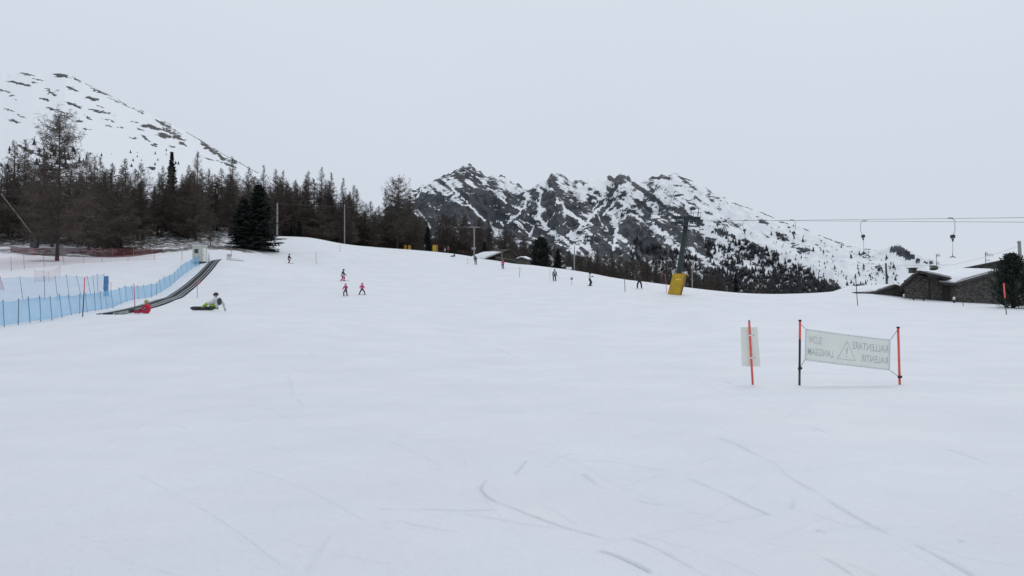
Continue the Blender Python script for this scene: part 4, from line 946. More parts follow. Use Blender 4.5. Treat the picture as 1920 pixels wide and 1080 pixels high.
# second support: a grey post with a cross bar
P2 = gY(889, 172); P2T = Vector(at(889, 425, 172)); t = empty('lift_support', P2, 0, 'grey lift post with a cross bar and wheels on the crest beside the hut', 'lift support')
a2 = P2T - P2; MB().tube([a2 * -.05, a2], [.17, .13], 8).build('post', M['pole_grey'], t); MB().box(a2 * .985, (3.6, .14, .14)).build('cross_bar', M['grey_metal'], t)
for sx_ in (-1.6, 1.6): MB().tube([a2 * .985 + Vector((sx_, -.25, -.18)), a2 * .985 + Vector((sx_, -.15, -.18))], .24, 10).build('wheel', M['dark_metal'], t)
MB().box(a2 * .33 + Vector((-.1, -.2, 0)), (.9, .3, .45)).build('junction_box', M['grey_metal'], t)
up0 = PT + side * -1.1 + u * -.42; dn0 = PT + side * 1.1 + u * -.42
cA = [P2T + Vector((-1.6, 0, 0)), up0, Vector(at(1920, 408, 44)), Vector(at(2150, 404, 36))]
cB = [P2T + Vector((1.6, 0, 0)), dn0, Vector(at(1920, 416.5, 45)), Vector(at(2150, 416, 37))]
SAG = [.55, .02, 0]
cable('haul_cable', 'upper of the two lift cables crossing the sky at right', cA, .012, 'dark_metal', SAG)
cable('haul_cable', 'lower of the two lift cables crossing the sky at right', cB, .012, 'dark_metal', SAG)
cable('haul_cable', 'lift cable running left from the grey lift post along the wood', [P2T, Vector(at(800, 423, 215)), Vector(at(730, 440, 240))], .014, 'grey_metal', .3)
def tbar(top, length, label, grip=-1, drop=True, lean=0.0, seated=True):
    t = empty('t_bar', top, R(rf.uniform(-12, 12)), label, 'T-bar', 'T-bars hanging from the lift cables'); L = length
    arm = [(0, 0, 0), (.10 * grip, 0, -.05), (.20 * grip, 0, -.16), (.20 * grip, 0, -.30 * L), (.10 * grip, 0, -.40 * L)]
    MB().tube(arm, .020, 6).build('hanger_arm', M['grey_metal'], t)
    MB().box((-.12 * grip, 0, .02), (.30, .08, .06)).build('cable_grip', M['dark_metal'], t)
    c = Vector((.02 * grip, 0, -.47 * L))
    d = MB().tube([c + Vector((0, -.09, 0)), c + Vector((0, .09, 0))], .13, 18).build('spring_drum', M['dark_metal'], t)
    MB().tube([c + Vector((0, -.11, 0)), c + Vector((0, -.092, 0))], .05, 12).build('hub', M['dark_metal'], d)
    MB().tube([c + Vector((0, 0, -.15)), c + Vector((0, 0, -.32))], [.08, .04], 8).build('guide_tube', M['dark_metal'], t)
    e = Vector((lean, 0, -L)); MB().tube([c + Vector((0, 0, -.3)), e + Vector((0, 0, .18))], .014, 6).build('pull_rod', M['grey_metal'], t)
    MB().tube([e + Vector((0, 0, .2)), e], .022, 6).tube([e + Vector((-.20, 0, -.03)), e + Vector((-.08, 0, 0)), e + Vector((.08, 0, 0)), e + Vector((.20, 0, -.03))], .028, 7).build('t_handle', M['black'], t)
    return t
def on_cable(C, px):
    # point where a cable (as built) is seen at a pixel column
    best = None
    for i in range(len(C) - 1):
        for k in range(60):
            s = k / 60; p = Vector(C[i]).lerp(Vector(C[i + 1]), s); p.z -= SAG[i] * 4 * s * (1 - s) * (Vector(C[i + 1]) - Vector(C[i])).length / 60
            q, _ = proj(np.array(p)); d = abs(q - px)
            if best is None or d < best[0]: best = (d, p)
    return best[1]
for C, px, L, lab, g in ((cA, 1786, 2.45, 'rightmost and largest T-bar hanging against the sky', 1), (cB, 1623, 2.45, 'T-bar hanging against the sky left of the stone houses', -1), (cA, 1485, 2.3, 'T-bar hanging before the snowy mountainside, right of the pylon', 1), (cB, 1398, 2.1, 'T-bar hanging nearest right of the lift pylon', -1), (cA, 1194, 2.3, 'T-bar hanging left of the lift pylon before the dark rock', 1),
    (cB, 1110, 2.3, 'T-bar hanging above the rider in white, over the wood', -1), (cA, 962, 2.6, 'T-bar hanging above the snow-roofed hut', 1), (cB, 968, 2.6, 'second T-bar close above the snow-roofed hut', -1), (cA, 925, 2.6, 'T-bar hanging just right of the grey lift post', 1)):
    tbar(on_cable(C, px), L, lab, g, lean=rf.uniform(-.1, .1))
for px, lab in ((859, 'T-bar hanging just left of the grey lift post'), (854, 'second T-bar left of the grey lift post'), (831, 'third T-bar left of the grey lift post'), (808, 'T-bar hanging farthest left of the grey lift post')):
    s = (889 - px) / 89.0; p = P2T.lerp(Vector(at(800, 423, 215)), s); p.z -= .3 * 4 * s * (1 - s) * .75; tbar(p, 2.3, lab, 1)
# ------------------------------------------------------------------ warning banner and sign in the foreground
BY = 18.4
def fpole(px, py, tx, ty, r, segs, cap, ring, name, label):
    b = gpt(px, py); top = Vector(at(tx, ty, b.y)) - b; t = empty(name, b, 0, label, 'pole')
    for f0, f1, m, nm in segs: MB().tube([top * (f0 if f0 else -.08), top * f1], r, 12).build(nm, M[m], t)
    if cap: MB().tube([top * .985, top * 1.0, top * 1.0 + Vector((0, 0, .02))], [r * 1.15, r * 1.5, r * 1.2], 12).build('cap', M['black'], t)
    if ring:
        q = top * ring; MB().tube([q - Vector((0, 0, .025)), q + Vector((0, 0, .025))], r * 1.55, 12).box(q + Vector((.035, -.01, .01)), (.035, .04, .05)).build('clamp', M['black'], t)
    return b, top
b1, t1 = fpole(1499, 722, 1500, 601, .026, [(0, .22, 'dark_metal', 'worn_foot'), (.22, .71, 'black', 'lower_shaft'), (.71, .985, 'red', 'upper_shaft')], True, .255, 'banner_pole', 'left banner pole, red above and black below with a black cap')
b2, t2 = fpole(1687, 722, 1684, 614, .028, [(0, .985, 'red', 'shaft')], True, .135, 'banner_pole', 'right banner pole, red all the way up with a black cap')
YB = (b1.y + b2.y) / 2 - .01
Cn = [Vector(at(1510, 616, YB)), Vector(at(1670, 636.5, YB)), Vector(at(1668.5, 694.5, YB)), Vector(at(1508.5, 675.5, YB))]   # TL TR BR BL
org = Cn[3].copy()
def bp(uu, vv, off=0.0):
    p = Cn[3].lerp(Cn[2], uu).lerp(Cn[0].lerp(Cn[1], uu), vv)
    k = 4 * uu * (1 - uu); p.z -= .012 * k * (1 if vv > .5 else .6); p.y += .03 * math.sin(uu * 7 + vv * 2) * k + .015 * math.sin(uu * 19 + 1) * k * (1 - vv) + off
    return p - org
t = empty('warning_banner', org, 0, 'translucent white warning banner with mirrored slow-down lettering tied between two poles', 'banner')
def sheet(u0, u1, v0, v1, o0, o1, nu=30, nv=8):
    mb = MB(); vs_ = []
    for off in (o0, o1):
        for i in range(nu + 1):
            for j in range(nv + 1): vs_.append(bp(u0 + (u1 - u0) * i / nu, v0 + (v1 - v0) * j / nv, off))
    N = (nu + 1) * (nv + 1); g = lambda i, j, s: s * N + i * (nv + 1) + j
    fs = [(g(i, j, 0), g(i + 1, j, 0), g(i + 1, j + 1, 0), g(i, j + 1, 0)) for i in range(nu) for j in range(nv)]
    fs += [(g(i, j, 1), g(i, j + 1, 1), g(i + 1, j + 1, 1), g(i + 1, j, 1)) for i in range(nu) for j in range(nv)]
    return mb.add(vs_, fs, True)
sheet(0, 1, 0, 1, 0, .003).build('cloth', M['banner'], t)
sheet(0, 1, .955, 1.0, -.005, -.002, 30, 1).build('hem', M['hem'], t); sheet(0, 1, 0, .045, -.005, -.002, 30, 1).build('hem', M['hem'], t)
sheet(0, .018, .05, .95, -.005, -.002, 1, 8).build('hem', M['hem'], t); sheet(.982, 1, .05, .95, -.005, -.002, 1, 8).build('hem', M['hem'], t)
for k in range(7):
    for v in (.025, .975):
        c = bp(.02 + .16 * k, v, -.008); MB().tube([c, c + Vector((0, .004, 0))], .008, 8).build('eyelet', M['grey_metal'], t)
def lettering(text, u0, u1, v0, v1):
    """text read from the far side: mirrored here; fitted into banner coordinates"""
    cu = bpy.data.curves.new('lettering', 'FONT'); cu.body = text; cu.offset = .005; cu.resolution_u = 3
    o = bpy.data.objects.new('tmp', cu); COL.objects.link(o); bpy.context.view_layer.update()
    me = bpy.data.meshes.new_from_object(o.evaluated_get(bpy.context.evaluated_depsgraph_get())); bpy.data.objects.remove(o)
    co = np.array([v.co[:] for v in me.vertices]); mn, mx_ = co.min(0), co.max(0)
    for v in me.vertices:
        s = (v.co.x - mn[0]) / (mx_[0] - mn[0]); q = (v.co.y - mn[1]) / (mx_[1] - mn[1])
        v.co = bp(u1 + (u0 - u1) * s, v0 + (v1 - v0) * q, -.0025)
    me.materials.clear(); me.materials.append(M['print']); me.name = 'lettering'
    return link('lettering', me, t)
lettering('RALLENTARE', .545, .975, .56, .79); lettering('RALENTIR', .655, .975, .19, .41)
lettering('SLOW', .04, .20, .56, .80); lettering('LANGSAM', .035, .335, .19, .42)
def line_on(pts, w):
    # outline of even width w (metres) inside a triangle given in banner coordinates
    SX, SY = 2.03, .745; P = [Vector((x * SX, y * SY)) for x, y in pts]; n = len(P); In = []
    for i in range(n):
        a, b, c = P[i - 1], P[i], P[(i + 1) % n]; d1 = (a - b).normalized(); d2 = (c - b).normalized(); bis = (d1 + d2).normalized(); sn = abs(d1.x * bis.y - d1.y * bis.x); In.append(b + bis * (w / sn))
    mb = MB(); m_ = 12
    for i in range(n):
        vs_ = []
        for k in range(m_ + 1):
            for A_ in (P, In): p = A_[i].lerp(A_[(i + 1) % n], k / m_); vs_.append(bp(p.x / SX, p.y / SY, -.0035))
        mb.add(vs_, [(2 * k, 2 * k + 2, 2 * k + 3, 2 * k + 1) for k in range(m_)])
    return mb
line_on([(.38, .18), (.59, .18), (.484, .80)], .014).build('warning_triangle', M['print'], t)
MB().poly([bp(.4805, .35, -.0025), bp(.4885, .35, -.0025), bp(.4925, .57, -.0025), bp(.4765, .57, -.0025)]).poly([bp(.479, .26, -.0025), bp(.490, .26, -.0025), bp(.490, .30, -.0025), bp(.479, .30, -.0025)]).build('exclamation_mark', M['print'], t)
for a, bb in ((t1 * .95 + b1, (0, 1)), (t1 * .255 + b1, (0, 0)), (t2 * .97 + b2, (1, 1)), (t2 * .135 + b2, (1, 0))):
    MB().tube([Vector(a) - org, bp(*bb)], .006, 5).build('tie_cord', M['dark_metal'], t)
# sign seen from behind
b = gpt(1411.5, 722); top = Vector(at(1404.5, 600, b.y)) - b
t = empty('sign', b, 0, 'pale blank-backed sign plate strapped to a leaning red pole, left of the banner', 'sign')
MB().tube([top * -.08, top * .97], .026, 12).build('pole', M['red'], t); MB().tube([top * .97, top], .024, 12).build('pole_end', M['grey_metal'], t)
pl = [Vector(at(x, y, b.y + .05)) - b for x, y in ((1389, 613.5), (1420, 613.5), (1426, 687), (1391, 687))]
MB().prism([pl[3], pl[2], pl[1], pl[0]], (0, .012, 0)).build('plate', M['plate'], t)
for py in (629, 671):
    c = Vector(at(1404.5 + 7 * (py - 600) / 122, py, b.y)) - b
    MB().box(c + Vector((0, -.01, 0)), (.10, .06, .030)).build('bracket', M['white'], t)
    MB().tube([c + Vector((.07, -.01, 0)), c + Vector((.09, -.01, 0))], .010, 6).build('bolt', M['dark_metal'], t)
# ------------------------------------------------------------------ houses
def W(px, py, Y, o): return Vector(at(px, py, Y)) - o
def roof_slab(pts, th, up=True): # four points, thickness straight down
    return MB().prism(pts, (0, 0, -th))
def gable_house(name, label, Y, x0, x1, apex, eL, eR, ybase, depth, over, snowL=None, snowR=None, skew=(0, 0)):
    """gable wall between pixels x0..x1 at distance Y; apex and eaves are pixels of the verge; ridge runs back by depth (+skew)"""
    b = Vector(at((x0 + x1) / 2, ybase, Y)); t = empty(name, b, 0, label, 'house')
    A = W(*apex, Y, b); L = W(*eL, Y, b); Rr = W(*eR, Y, b); bk = Vector((skew[0], depth, skew[1]))
    wl = W(x0, ybase + 10, Y, b); wr = W(x1, ybase + 10, Y, b)
    def on(P, Q, x): s = (x - P.x) / (Q.x - P.x); return P.z + (Q.z - P.z) * s
    th = .28; inset = Vector((0, over, 0))
    zl = on(A, L, wl.x) - th; zr = on(A, Rr, wr.x) - th
    front = [wl + inset, wr + inset, Vector((wr.x, over, zr)), Vector((A.x, over, A.z - th)), Vector((wl.x, over, zl))]
    bk2 = bk - Vector((bk.x * 2 * over / depth, 2 * over, 0))
    MB().prism(front, bk2).build('wall', M['stone'], t)
    rl = roof_slab([L, A, A + bk, L + bk], th); rr_ = roof_slab([A, Rr, Rr + bk, A + bk], th)
    o1 = rl.build('roof', M['slate'], t); o2 = rr_.build('roof', M['slate'], t)
    # ragged slab courses on the verge
    for P, o in ((L, o1), (Rr, o2)):
        n = 9
        for k in range(n):
            p = A.lerp(P, (k + .5) / n); MB().box(p + Vector((0, -.04 + rf.uniform(-.05, .05), -.10 + rf.uniform(-.04, .04))), ((A - P).length / n * 1.05, .25, .12), 0, 0, math.atan2(A.z - P.z, P.x - A.x)).build('slab', M['slate'], o)
    def snow(P, th2, f0, f1, name_='snow_cover'):
        n, m_ = 10, 8; vs_ = []
        for i in range(n + 1):
            for j in range(m_ + 1):
                s = f0 + (f1 - f0) * i / n; q = A.lerp(P, s) + bk * (.03 + .94 * j / m_)
                e = min(i, n - i, 2) / 2; e2 = min(j, m_ - j, 1)
                q.z += .01 + th2 * (.35 + .65 * min(1, e)) * (.5 + .5 * e2) * rf.uniform(.85, 1.1); vs_.append(q)
        N = len(vs_); vs_ += [v - Vector((0, 0, th2 * .3 + .25 * 0)) if False else Vector((v.x, v.y, min(v.z, v.z))) for v in []]
        fs = [(i * (m_ + 1) + j, (i + 1) * (m_ + 1) + j, (i + 1) * (m_ + 1) + j + 1, i * (m_ + 1) + j + 1) for i in range(n) for j in range(m_)]
        # skirt
        ring = [i * (m_ + 1) for i in range(n + 1)] + [n * (m_ + 1) + j for j in range(1, m_ + 1)] + [i * (m_ + 1) + m_ for i in range(n - 1, -1, -1)] + [j for j in range(m_ - 1, 0, -1)]
        k0 = len(vs_)
        for r_ in ring:
            i, j = divmod(r_, m_ + 1); q = A.lerp(P, f0 + (f1 - f0) * i / n) + bk * (.03 + .94 * j / m_); q.z += -.02; vs_.append(q)
        K = len(ring); fs += [(ring[i], ring[(i + 1) % K], k0 + (i + 1) % K, k0 + i) for i in range(K)]
        MB().add(vs_, fs, True).build(name_, M['snow'], t)
    if snowL: snow(L, *snowL)
    if snowR: snow(Rr, *snowR)
    return t, b, (A, L, Rr, bk, wl, wr)
# house behind, its slate roof rising to the right
t, b, g = gable_house('stone_house', 'farther stone house whose bare slate roof rises behind the bushy pine', 98, 1800, 1960, (1885, 486), (1782, 507), (1990, 512), 560, 8, .6, skew=(2.5, 0))
MB().box(W(1806, 505.5, 97.2, b), (1.9, .05, .22), 0, 0, R(-8)).build('pale_board', M['cream'], t)
# main house with the deep overhang, and its wing
t, b, g = gable_house('stone_house', 'main dark stone house with deep overhanging gable and snow on its roof', 84, 1705, 1781, (1721, 507), (1687, 536), (1794, 523), 566, 9, 1.0, snowR=(.30, .06, 1.0), skew=(6.3, .25))
A, L, Rr, bk, wl, wr = g
ch = MB().box(A + Vector((-.1, .9, .02)), (.62, .6, .5)).build('chimney', M['stone'], t); MB().box(A + Vector((-.1, .9, .30)), (.86, .8, .08)).build('chimney_slab', M['slate'], ch)
MB().box(A.lerp(L, .5) + Vector((.2, .35, -.5)), (2.6, .12, .16), 0, 0, math.atan2(A.z - L.z, L.x - A.x) ).build('purlin', M['wood_dark'], t)
MB().box(W(1752, 545, 84, b) + Vector((0, .93, 0)), (.09, .12, 2.6)).build('down_post', M['wood_dark'], t)
w = MB().box(W(1741, 524, 84, b) + Vector((0, .97, 0)), (.62, .1, .34)).build('window', M['wood_dark'], t); MB().box(W(1741, 524, 84, b) + Vector((0, .90, 0)), (.44, .05, .2)).build('pane', M['glass'], w)
d = MB().box(W(1785, 558, 84, b) + Vector((.0, 1.4, 0)), (.95, .1, 1.9)).build('door', M['wood_dark'], t)
t, b, g = gable_house('stone_house', 'stone wing right of the main house with a thick snow-covered roof edge', 82.5, 1802, 1905, (1880, 506), (1792, 531), (1930, 521), 568, 8, .9, snowL=(.42, .04, .98), skew=(-1.5, .7))
MB().box(W(1797, 552, 82.5, b) + Vector((.2, 1.8, 0)), (1.0, .1, 1.9)).build('door', M['wood_dark'], t)
# snow field of roof between the two gables
o = Vector(at(1790, 520, 87)); t = empty('roof_snow', o, 0, 'broad snow-covered roof plane between the two stone gables', 'roof')
P = [W(1738, 514, 86, o), W(1800, 529, 85.5, o), W(1868, 512, 86, o), W(1866, 508.5, 92, o), W(1724, 505.5, 92, o)]
MB().prism([p - Vector((0, 0, .28)) for p in P], (0, 0, -.18)).build('roof', M['slate'], t); MB().prism(P, (0, 0, -.279)).build('snow_cover', M['snow'], t)
# low hut
t, b, g = gable_house('stone_hut', 'low stone hut half sunk in the snow left of the main stone house', 86, 1650, 1697, (1681, 533), (1640, 547), (1704, 546.5), 561, 6, .4, snowL=(.22, .0, .92), skew=(-3.0, -.1))
A, L, Rr, bk, wl, wr = g
MB().box((L + Vector(W(1606, 551, 87, b))) / 2 + Vector((0, .3, -.15)), (2.4, 1.2, .35), 0, 0, R(3)).build('eave_beam', M['wood_dark'], t)  # dark box standing in for the shade in the gap under the eave
MB().prism([W(1604, 550, 87, b), W(1646, 546, 86.3, b), W(1668, 538, 88, b), W(1635, 541, 90, b)], (0, 0, .16)).build('snow_cover', M['snow'], t)
MB().prism([W(1604, 551, 87, b), W(1648, 548, 86.2, b), W(1648, 557, 86.2, b), W(1604, 556, 87, b)], (0, 1.0, 0)).build('wall', M['stone'], t)
# hut on the crest
t, b, g = gable_house('timber_hut', 'dark old hut with a snow-laden roof standing on the crest before the wood', 176, 928, 972, (957, 467), (910, 485), (976, 485), 500, 8, .8, snowL=(.55, .34, 1.0), skew=(-4.6, .5))
t.children[0].data.materials[0] = M['wood_dark']
A, L, Rr, bk, wl, wr = g
MB().box(W(955, 486.5, 175.4, b), (6.0, .22, .2), 0, 0, R(9)).build('beam', M['wood'], t); MB().box(W(941, 483, 175.4, b), (.28, .25, 2.6)).build('post', M['wood'], t)
t, b, g = gable_house('small_shed', 'small shed with a patch of roof snow right of the old hut', 172, 966, 988, (977, 482), (966, 486.5), (991, 487), 497, 5, .3, snowL=(.28, .05, .95), snowR=(.28, .02, .9), skew=(1, .4))
# far cabins beyond the mound
for px, py, lab, w_ in ((1613, 541, 'tiny far cabin seen above the snow mound left of the low hut', 16), (1596, 545, 'tiny far dark roof just left of the far cabin', 11)):
    b = Vector(at(px, py, 300)); t = empty('far_cabin', b, R(20), lab, 'cabin'); k = w_ / F * 300
    MB().box((0, 0, 0), (k * .8, k * .6, k * .5)).build('wall', M['wood'], t); MB().prism([(-k / 2, -k * .4, k * .2), (k / 2, -k * .4, k * .2), (k / 2, 0, k * .45), (-k / 2, 0, k * .45)], (0, 0, .2)).prism([(-k / 2, 0, k * .45), (k / 2, 0, k * .45), (k / 2, k * .4, k * .2), (-k / 2, k * .4, k * .2)], (0, 0, .2)).build('roof', M['slate'], t)
# small chimney cowl roof and aerials on the houses
def aerial(px, y0, y1, Y, label, els):
    b = Vector(at(px, y1, Y)); t = empty('roof_aerial', b, 0, label, 'aerial'); H = at(px, y0, Y)[2] - b.z
    MB().tube([(0, 0, -.6), (0, 0, H)], .03, 6).build('mast', M['dark_metal'], t)
    for z, l, n in els:
        MB().tube([(-l * .1, 0, H * z), (l, 0, H * z)], .022, 5).build('boom', M['dark_metal'], t)
        for k in range(n): MB().tube([(l * (k + .3) / n, -.1, H * z - .22), (l * (k + .3) / n, .1, H * z + .22)], .014, 4).build('element', M['dark_metal'], t)
aerial(1756, 477, 500, 90, 'thin roof aerial above the ridge of the main stone house', [(.93, .45, 4), (.3, .35, 3)])
aerial(1848, 473, 493, 97, 'branching roof aerial on the farther slate roof', [(.9, .3, 3), (.75, 1.0, 5), (.25, .6, 2)])
b = Vector(at(1751, 505, 91)); t = empty('roof_vent', b, 0, 'small dark vent turret behind the main house snow roof', 'vent')
MB().box((0, 0, .05), (.7, .6, .3)).build('body', M['slate'], t); MB().prism([(-.6, -.4, .2), (.6, -.4, .2), (.25, 0, .42), (-.3, 0, .42)], (.0, .3, .08)).build('cap', M['slate'], t)
# ------------------------------------------------------------------ people
def two_bone(a, c, l1, l2, hint):
    a, c, hint = Vector(a), Vector(c), Vector(hint); d = c - a; L = min(d.length, (l1 + l2) * .995); d.normalize(); c = a + d * L
    x = (l1 * l1 - l2 * l2 + L * L) / (2 * L); h = math.sqrt(max(1e-6, l1 * l1 - x * x)); n = (hint - d * hint.dot(d)).normalized()
    return a + d * x + n * h, c
def skin_body(joints, edges, radii, face_mat, mats):
    """one continuous figure grown from joints"""
    names = list(joints); ix = {k: i for i, k in enumerate(names)}
    me = bpy.data.meshes.new('body'); me.from_pydata([tuple(joints[k]) for k in names], [(ix[a], ix[b]) for a, b in edges], []); me.update()
    o = bpy.data.objects.new('tmp', me); COL.objects.link(o)
    md = o.modifiers.new('skin', 'SKIN'); md.use_smooth_shade = True; md.branch_smoothing = .6
    for k in names:
        v = me.skin_vertices[0].data[ix[k]]; r = radii[k]; v.radius = r if isinstance(r, tuple) else (r, r); v.use_root = (k == 'pelvis')
    ms = o.modifiers.new('sub', 'SUBSURF'); ms.levels = 2; ms.render_levels = 2
    bpy.context.view_layer.update()
    em = bpy.data.meshes.new_from_object(o.evaluated_get(bpy.context.evaluated_depsgraph_get()))
    bpy.data.objects.remove(o); bpy.data.meshes.remove(me)
    em.materials.clear()
    for m in mats: em.materials.append(m)
    E = [(Vector(joints[a]), Vector(joints[b]), face_mat.get((a, b), 0)) for a, b in edges]
    for p in em.polygons:
        c = p.center; best = None
        for a, b, m in E:
            d = b - a; s = max(0, min(1, (c - a).dot(d) / max(d.length_squared, 1e-9))); q = (c - a - d * s).length
            if best is None or q < best[0]: best = (q, m)
        p.material_index = best[1]
    em.polygons.foreach_set('use_smooth', [True] * len(em.polygons)); em.name = 'body'
    return em
def glove(parent, w, d, s, m, flip=1):
    """mitt with palm, four bent fingers of unequal length and a thumb on its side"""
    w = Vector(w); d = Vector(d).normalized(); up = Vector((0, 0, 1)); sd = d.cross(up); sd = sd.normalized() if sd.length > .1 else Vector((1, 0, 0)); nn = sd.cross(d).normalized()
    mb = MB(); mb.tube([w - d * .03 * s, w + d * .03 * s, w + d * .09 * s], [.042 * s, .048 * s, .045 * s], 8)
    for k, L in enumerate((.070, .082, .077, .060)):
        o = w + d * .085 * s + sd * (.033 - .022 * k) * s
        mb.tube([o, o + d * L * .5 * s, o + d * L * .8 * s - nn * .02 * s, o + d * L * .85 * s - nn * .045 * s], [.013 * s, .0125 * s, .0115 * s, .009 * s], 6)
    o = w + d * .02 * s + sd * .04 * s * flip; mb.tube([o, o + (d * .5 + sd * .7 * flip) * .04 * s, o + (d * .9 + sd * .5 * flip) * .07 * s - nn * .015 * s], [.016 * s, .015 * s, .011 * s], 6)
    return mb.build('glove', m, parent)
ED = [('pelvis', 'belly'), ('belly', 'chest'), ('chest', 'neck'), ('neck', 'head'), ('head', 'crown'), ('chest', 'shL'), ('shL', 'elL'), ('elL', 'wrL'), ('chest', 'shR'), ('shR', 'elR'), ('elR', 'wrR'),
      ('pelvis', 'hiL'), ('hiL', 'knL'), ('knL', 'anL'), ('anL', 'toL'), ('pelvis', 'hiR'), ('hiR', 'knR'), ('knR', 'anR'), ('anR', 'toR')]
RAD = dict(pelvis=(.175, .15), belly=(.185, .155), chest=(.195, .155), neck=.066, head=(.088, .10), crown=(.07, .08), shL=.11, shR=.11, elL=.085, elR=.085, wrL=.06, wrR=.06, hiL=.125, hiR=.125, knL=.10, knR=.10, anL=.088, anR=.088, toL=.065, toR=.065)
FM = {('chest', 'neck'): 0, ('neck', 'head'): 2, ('head', 'crown'): 2}
for s_ in 'LR': FM.update({('pelvis', 'hi' + s_): 1, ('hi' + s_, 'kn' + s_): 1, ('kn' + s_, 'an' + s_): 1, ('an' + s_, 'to' + s_): 3})
def person(loc, rz, H, label, jacket, pants, helmet, lean=.12, squat=.06, stance=.16, split=.0, armL=None, armR=None, seated=None, gear='ski', pose=None, gloves=(.02, .02, .025), wedge=0.0, hem=None, goggles=True, skicol=(.05, .05, .06), head_turn=0.0, pack=None, hs=1.0):
    """local frame: x right, y forward, z up, unit height 1.75 m scaled to H"""
    k = H / 1.75; t = empty('person', loc, rz, label, 'person'); t.scale = (k, k, k)
    J = {}
    if pose is None:
        ph = .92 - squat; J['pelvis'] = Vector((0, -squat * .6, ph)); fw = Vector((0, math.sin(lean), math.cos(lean)))
        J['belly'] = J['pelvis'] + fw * .20; J['chest'] = J['pelvis'] + fw * .44; J['neck'] = J['chest'] + fw * .17
        J['head'] = J['neck'] + Vector((0, .03, .10)); J['crown'] = J['head'] + Vector((0, .01, .11))
        for s, sg in (('L', -1), ('R', 1)):
            J['hi' + s] = J['pelvis'] + Vector((sg * .10, 0, -.06)); an = Vector((sg * stance, sg * split, .12))
            J['kn' + s], J['an' + s] = two_bone(J['hi' + s], an, .42, .40, (sg * .25, 1, 0)); J['to' + s] = J['an' + s] + Vector((sg * -wedge * .1, .15, -.05))
            J['sh' + s] = J['chest'] + Vector((sg * .19, 0, .08)); tgt = (armL if s == 'L' else armR) or (sg * .33, .28, .98)
            J['el' + s], J['wr' + s] = two_bone(J['sh' + s], tgt, .29, .26, (sg * .6, -.8, -.5))
    else:
        J = {a: Vector(b) for a, b in pose.items()}
    mats = [cloth(jacket), cloth(pants), M['skin'], cloth((.03, .03, .035))]
    link('body', skin_body(J, ED, RAD, FM, mats), t)
    hd = J['head']; f = Vector((math.sin(head_turn), math.cos(head_turn), 0)); sd = Vector((f.y, -f.x, 0))
    # helmet shell, goggles, nose
    hm = MB().ellipsoid(hd + Vector((0, 0, .075)) - f * .012, (.128 * hs, .145 * hs, .128 * hs), 16, 8, -.45 - .3 * (hs - 1), 1).build('helmet', cloth(helmet), t)
    MB().tube([hd + f * .08 - sd * .10 + Vector((0, 0, .06)), hd + f * .128 - sd * .05 + Vector((0, 0, .06)), hd + f * .138 + Vector((0, 0, .06)), hd + f * .128 + sd * .05 + Vector((0, 0, .06)), hd + f * .08 + sd * .10 + Vector((0, 0, .06))], .034, 8).build('goggles', M['glass'], t)
    MB().tube([hd + f * .095 + Vector((0, 0, .035)), hd + f * .125 + Vector((0, 0, -.005)), hd + f * .10 + Vector((0, 0, -.02))], [.010, .018, .010], 6).tube([hd + f * .088 - sd * .03 + Vector((0, 0, -.05)), hd + f * .098 + Vector((0, 0, -.052)), hd + f * .088 + sd * .03 + Vector((0, 0, -.05))], .009, 5).build('face', M['skin'], t)
    MB().tube([J['neck'] - Vector((0, 0, .02)), J['neck'] + Vector((0, 0, .05))], [.085, .078], 12, False).build('collar', cloth(jacket), t)
    for s in 'LR': glove(t, J['wr' + s], J['wr' + s] - J['el' + s], 1.15, cloth(gloves), 1 if s == 'L' else -1)
    if hem: MB().tube([J['pelvis'] + Vector((0, 0, -.06)), J['belly']], [.20, .17], 14, False).build('jacket_hem', cloth(hem), t)
    if pack: MB().ellipsoid(J['chest'] + Vector((0, -.17, -.05)), (.15, .09, .22), 12, 8).build('backpack', cloth(pack), t)
    if gear == 'ski':
        for s, sg in (('L', -1), ('R', 1)):
            a = J['an' + s]; dr = Vector((-sg * wedge, 1, 0)).normalized(); nx = Vector((dr.y, -dr.x, 0)); c = Vector((a.x, a.y + .05, .025)); vs_ = []
            P = [(-.75, .042, .0), (-.3, .036, .0), (.3, .036, .0), (.72, .046, .01), (.85, .03, .07)]
            for y, w, z in P:
                for e in (-1, 1):
                    for h in (0, .022): vs_.append(c + dr * y + nx * w * e + Vector((0, 0, z + h - .01)))
            fs = [(0, 1, 3, 2)] + [((i * 4 + 4 * 0) + a_, i * 4 + b_, i * 4 + 4 + b_, i * 4 + 4 + a_) for i in range(4) for a_, b_ in ((0, 1), (1, 3), (3, 2), (2, 0))] + [(16, 18, 19, 17)]
            sk = MB().add(vs_, fs).build('ski', cloth(skicol), t)
            MB().box(c + Vector((0, 0, .035)), (.07, .30, .03), math.atan2(-dr.x, dr.y)).build('binding', M['black'], sk)
    return t, J, k
